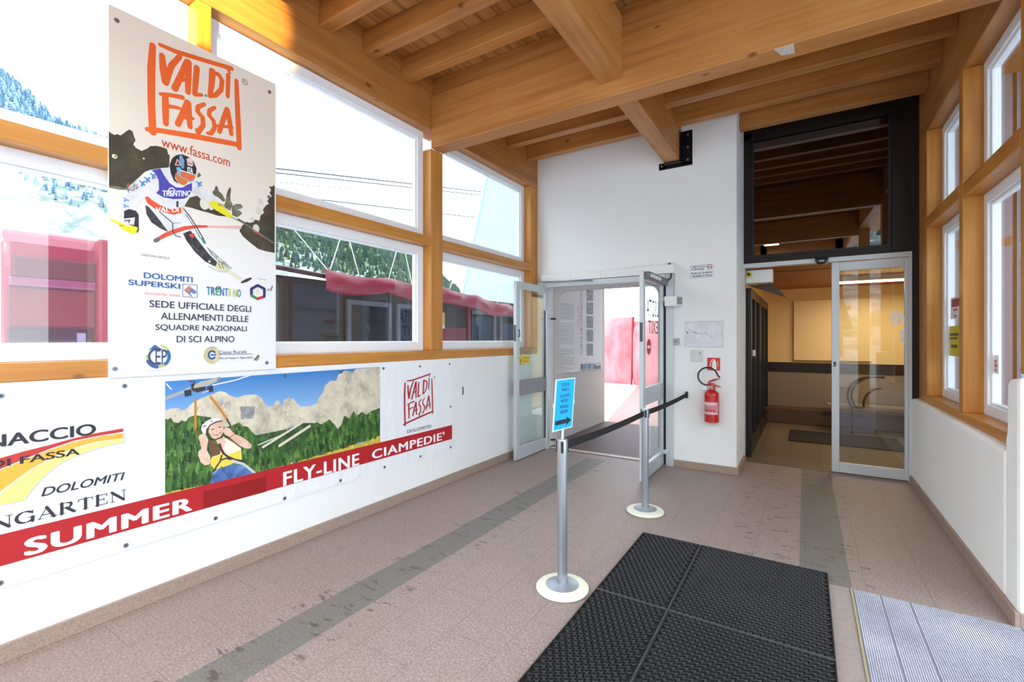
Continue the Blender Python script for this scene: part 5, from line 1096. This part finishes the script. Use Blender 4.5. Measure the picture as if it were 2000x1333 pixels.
# dark kiosk front below the valance
MAR = mat('dark_maroon_boards', '16080c', .5); GRF = mat('grey_door_frame', '54565e', .4, .2); KG = mat('kiosk_glass', '14161c', .05)
r = root('kiosk', (-6.8, 8.2, 0), label='dark red kiosk front with grey-framed glass doors under the valance', cat='kiosk')
MB().box(-7.6, -6.35, 3.5, 13.0, -.03, 2.42, MAR).build('body', r, bevel=.01)
for a, b in ((5.0, 5.95), (6.1, 7.0), (8.3, 9.3), (9.5, 10.4)):
    f = MB().frame_y(-6.38, -6.30, a, b, 0, 2.15, .07, .07, .2, .08, GRF); f.box(-6.36, -6.34, a + .07, b - .07, .2, 2.07, KG); f.build('door', r)
RP = mat('kiosk_red_panel', '5e0c16', .35)
MB().box(-6.36, -6.31, 7.0, 8.15, 0, 1.75, RP).build('counter', r, bevel=.01); MB().box(-6.36, -6.30, 8.2, 8.35, 0, 2.2, RP).build('post', r)
m = MB().box(-6.315, -6.305, 7.1, 7.42, 1.72, 2.05, mat('print_e8c860', 'a48c48', .5)); m.box(-6.304, -6.303, 7.12, 7.40, 1.72, 1.8, mat('print_f2ece0', 'b8b4ac', .5)); m.build('poster', r)
m = MB(); p = Print(m, 'x', -6.29); m.box(-6.34, -6.335, 8.4, 8.41, 1.5, 1.51, RP)
m.build('hinge', r)
# cableway ropes
CAB_ = mat('dark_steel_rope', '3a3f46', .5)
for i, (a, b, rr) in enumerate((((11.965, 9.117), (28.24, 12.384), .035), ((11.965, 9.026), (28.24, 12.233), .03), ((11.965, 8.137), (27.34, 10.476), .03), ((11.965, 8.80), (28.24, 11.95), .016))):
    d = ((b[1] - a[1]) / (b[0] - a[0])); f0, f1 = 2.0, 60.0
    tag(MB().cyl((-20 - .4 * i, f0, a[1] + d * (f0 - a[0])), (-20 - .4 * i, f1, a[1] + d * (f1 - a[0])), rr, CAB_, n=8).build('cableway_rope'),
        ['uppermost dark steel rope crossing the sky outside', 'second dark steel rope just below the uppermost one', 'lowest dark steel rope, well below the others', 'thin third rope under the upper pair'][i], 'rope')
# pale blue leaning building
def ribs():
    m = mat('pale_blue_cladding', 'a8d0e2', .4); t = NT(m); tc = t.n('ShaderNodeTexCoord'); sp = t.n('ShaderNodeSeparateXYZ'); t.l(tc.outputs['Object'], sp.inputs[0])
    fr = t.math('FRACT', t.math('MULTIPLY', sp.outputs[0], 3.2)); c = t.mix(t.math('LESS_THAN', fr, .08), hexc('a4cee2'), hexc('8cbcd4')); t.l(c, t.b.inputs['Base Color']); return m
r = root('cableway_station', (-12.5, 22, 0), label='pale blue station building with leaning wall outside', cat='building')
MB().prism([(-16.85, -.03), (-13.75, 11.6), (-10.6, 11.6), (-10.6, -.03)], 1, 20, 27, ribs()).build('shell', r)
MB().obox((-15.3, 19.97, 5.75), Vector((3.1, 0, 11.63)).normalized(), (0, 1, 0), Vector((-11.63, 0, 3.1)).normalized(), 6.0, .06, .06, mat('pale_trim', 'd2e6ee', .4)).build('corner_trim', r)
# building across the right-hand windows
BW = mat('lilac_grey_render', '8a8a9c', .7); BB = mat('blue_glazing', '2c5f88', .12, coat=.4)
MB().box(1.06, 1.74, YD + .07, YD + .13, -.03, 7.5, BW).box(1.71, 1.77, YD + .07, 10.3, -.03, 7.5, BW).build('wall_outer', kind=ST, label='lilac-grey outer wall seen through the right windows')
r = root('neighbour_building', (5.2, 10, 0), label='lilac-grey building with blue panels seen through the right windows', cat='building')
MB().box(4.6, 9.0, 3.6, 44, -.03, 5.6, BW).build('shell', r)
MB().box(4.55, 4.62, 9.0, 32, .4, 4.1, BB).build('glazing', r); MB().box(4.2, 9.2, 3.3, 44, 4.55, 5.0, mat('dark_eave', '33343c', .6)).box(4.5, 4.62, 3.6, 44, 4.2, 4.55, mat('white_fascia', 'dfe2e8', .5)).build('eave', r)
MB().box(4.55, 4.61, 3.6, 44, 2.3, 2.33, mat('dark_joint', '55566a', .6)).build('joint', r); MB().box(4.5, 9, 3.6, 44, 5.0, 17, mat('slate_blue_boards', '3e4a60', .7)).build('upper_storey', r)
# wooded hillside
RID = [(-900, -420), (-500, -190), (-250, -30), (0, 128), (60, 180), (100, 222), (140, 240), (210, 268), (300, 322), (400, 366), (540, 412), (640, 440), (700, 452), (800, 488), (900, 566), (960, 600), (1040, 640), (1300, 655), (1700, 655)]
def ridge(px):
    for (a, b), (c, d) in zip(RID, RID[1:]):
        if a <= px <= c: return b + (d - b) * (px - a) / (c - a)
    return 655
def hill(px, t):
    D = 26 + 74 * t; u = (px - 1000) / FPX; h = max(.3, (HOR - ridge(px)) / FPX * 100 + 1.5) - 1.0
    z_ = h * (t ** .95) if t < 1 else h
    return (D * (_F[0] + u * _R[0]), D * (_F[1] + u * _R[1]), z_ - .3)
vs = []; fs = []; PXs = list(range(-900, 1701, 20)); NT_ = 20
for i, px_ in enumerate(PXs):
    for j in range(NT_ + 1):
        x, y, z_ = hill(px_, j / NT_); vs.append((x, y, z_ + (random.uniform(-.5, .5) if 0 < j < NT_ else 0)))
    x, y, z_ = hill(px_, 1); vs.append((x * 1.5, y * 1.5, -1))
W_ = NT_ + 2
for i in range(len(PXs) - 1):
    for j in range(W_ - 1): b = i * W_ + j; fs.append((b, b + W_, b + W_ + 1, b + 1))
BH = []; bf = []
for i in range(41):
    for j in range(9):
        BH.append((-120 + 6 * i + random.uniform(-1, 1), -28 - 7 * j, -.3 + (24 + 5 * math.sin(i * .5)) * (j / 8) ** .9 + random.uniform(-.5, .5) * (j > 0)))
for i in range(40):
    for j in range(8): b = i * 9 + j; bf.append((b, b + 9, b + 10, b + 1))
HM = mat('hillside_snow_and_grass', 'c8ccc8', .9); t_ = NT(HM)
tc = t_.n('ShaderNodeTexCoord'); sp_ = t_.n('ShaderNodeSeparateXYZ'); t_.l(tc.outputs['Object'], sp_.inputs[0])
gy = t_.ramp(t_.math('DIVIDE', sp_.outputs[1], 100.0), [(.26, (0, 0, 0, 1)), (.40, (1, 1, 1, 1))])
n_ = t_.noise(t_.coords(), .35, 6, .7)
snowy_with_glare = t_.ramp(n_, [(.42, hexc('6e7a74')), (.52, hexc('a8b0ac')), (.6, hexc('d8dcde'))]); grassy = t_.ramp(n_, [(.4, hexc('38462e')), (.56, hexc('6c765e')), (.68, hexc('b0b4b2'))])  # left slope: snow plus glare on the panes, put into the pale colour
t_.l(t_.mix(gy, snowy_with_glare, grassy), t_.b.inputs['Base Color'])
MB().add(vs, fs, HM).build('hillside', world=True, kind=ST, smooth=True, label='wooded snowy hillside outside')
MB().add(BH, bf, HM).build('hillside', world=True, kind=ST, smooth=True, label='wooded hillside behind the hall')
TG = [mat('spruce_green_a', '2a432e', .9), mat('spruce_green_b', '3e5434', .9), mat('spruce_green_c', '203632', .9)]; TF = [mat('washed_out_spruce_a', '64829a', .9), mat('washed_out_spruce_b', '8ea8ba', .9), mat('washed_out_spruce_c', '4e6f88', .9)]  # TF: pale blue copies of the spruces, overexposure put into their colour
m = MB(); random.seed(12)
for k in range(900):
    j = random.uniform(.5, 8); x = random.uniform(-70, 60); y = -28 - 7 * j; z_ = -.6 + 24 * (j / 8) ** .9; hh = random.uniform(2, 4.5); n = 6
    vs = [(x + hh * .26 * math.cos(2 * math.pi * i / n), y + hh * .26 * math.sin(2 * math.pi * i / n), z_ + .2) for i in range(n)] + [(x, y, z_ + hh)]
    m.add(vs, [(i, (i + 1) % n, n) for i in range(n)] + [tuple(range(n))[::-1]], random.choice(TG))
tag(m.build('forest', world=True, fix=False), 'spruce forest on the hillside behind the hall', 'forest', kind='stuff')
m = MB(); random.seed(11)
for k in range(11000):
    px_ = random.uniform(-500, 1000); t = random.uniform(.2, 1.0) ** .7
    washed = px_ < 250 + random.uniform(-60, 60)
    if washed and t < .45 and random.random() < .6: continue
    if not washed and random.random() < .18: continue
    x, y, z_ = hill(px_, t); hh = (26 + 74 * t) * random.uniform(.008, .021); rr = hh * random.uniform(.2, .34); mt = random.choice(TF if washed else TG); n = 6; ro = random.random()
    for za, zb, ra in ((.05, .55, 1), (.32, .8, .78), (.6, 1.05, .5)):
        vs = [(x + ra * rr * math.cos(ro + 2 * math.pi * i / n), y + ra * rr * math.sin(ro + 2 * math.pi * i / n), z_ + hh * za) for i in range(n)] + [(x, y, z_ + hh * zb)]
        m.add(vs, [(i, (i + 1) % n, n) for i in range(n)] + [tuple(range(n))[::-1]], mt)
tag(m.build('forest', world=True, fix=False), 'spruce forest covering the hillside outside', 'forest', kind='stuff')

x0, y0 = fl(1512, 106, 3.40); x1, y1 = fl(1545, 92, 3.40)
tag(MB().prism([(x0, 3.497), (x0 + .04, 3.60), (x1 + .02, 3.62), (x1 + .015, 3.497)], 2, 3.3985, 3.40, speckle('pale_paper_remnant', 'b8aa9a', 'd2c8bc', 60, .8)).build('paper_remnant'), 'pale torn paper remnant stuck under the massive cross beam', 'paper')
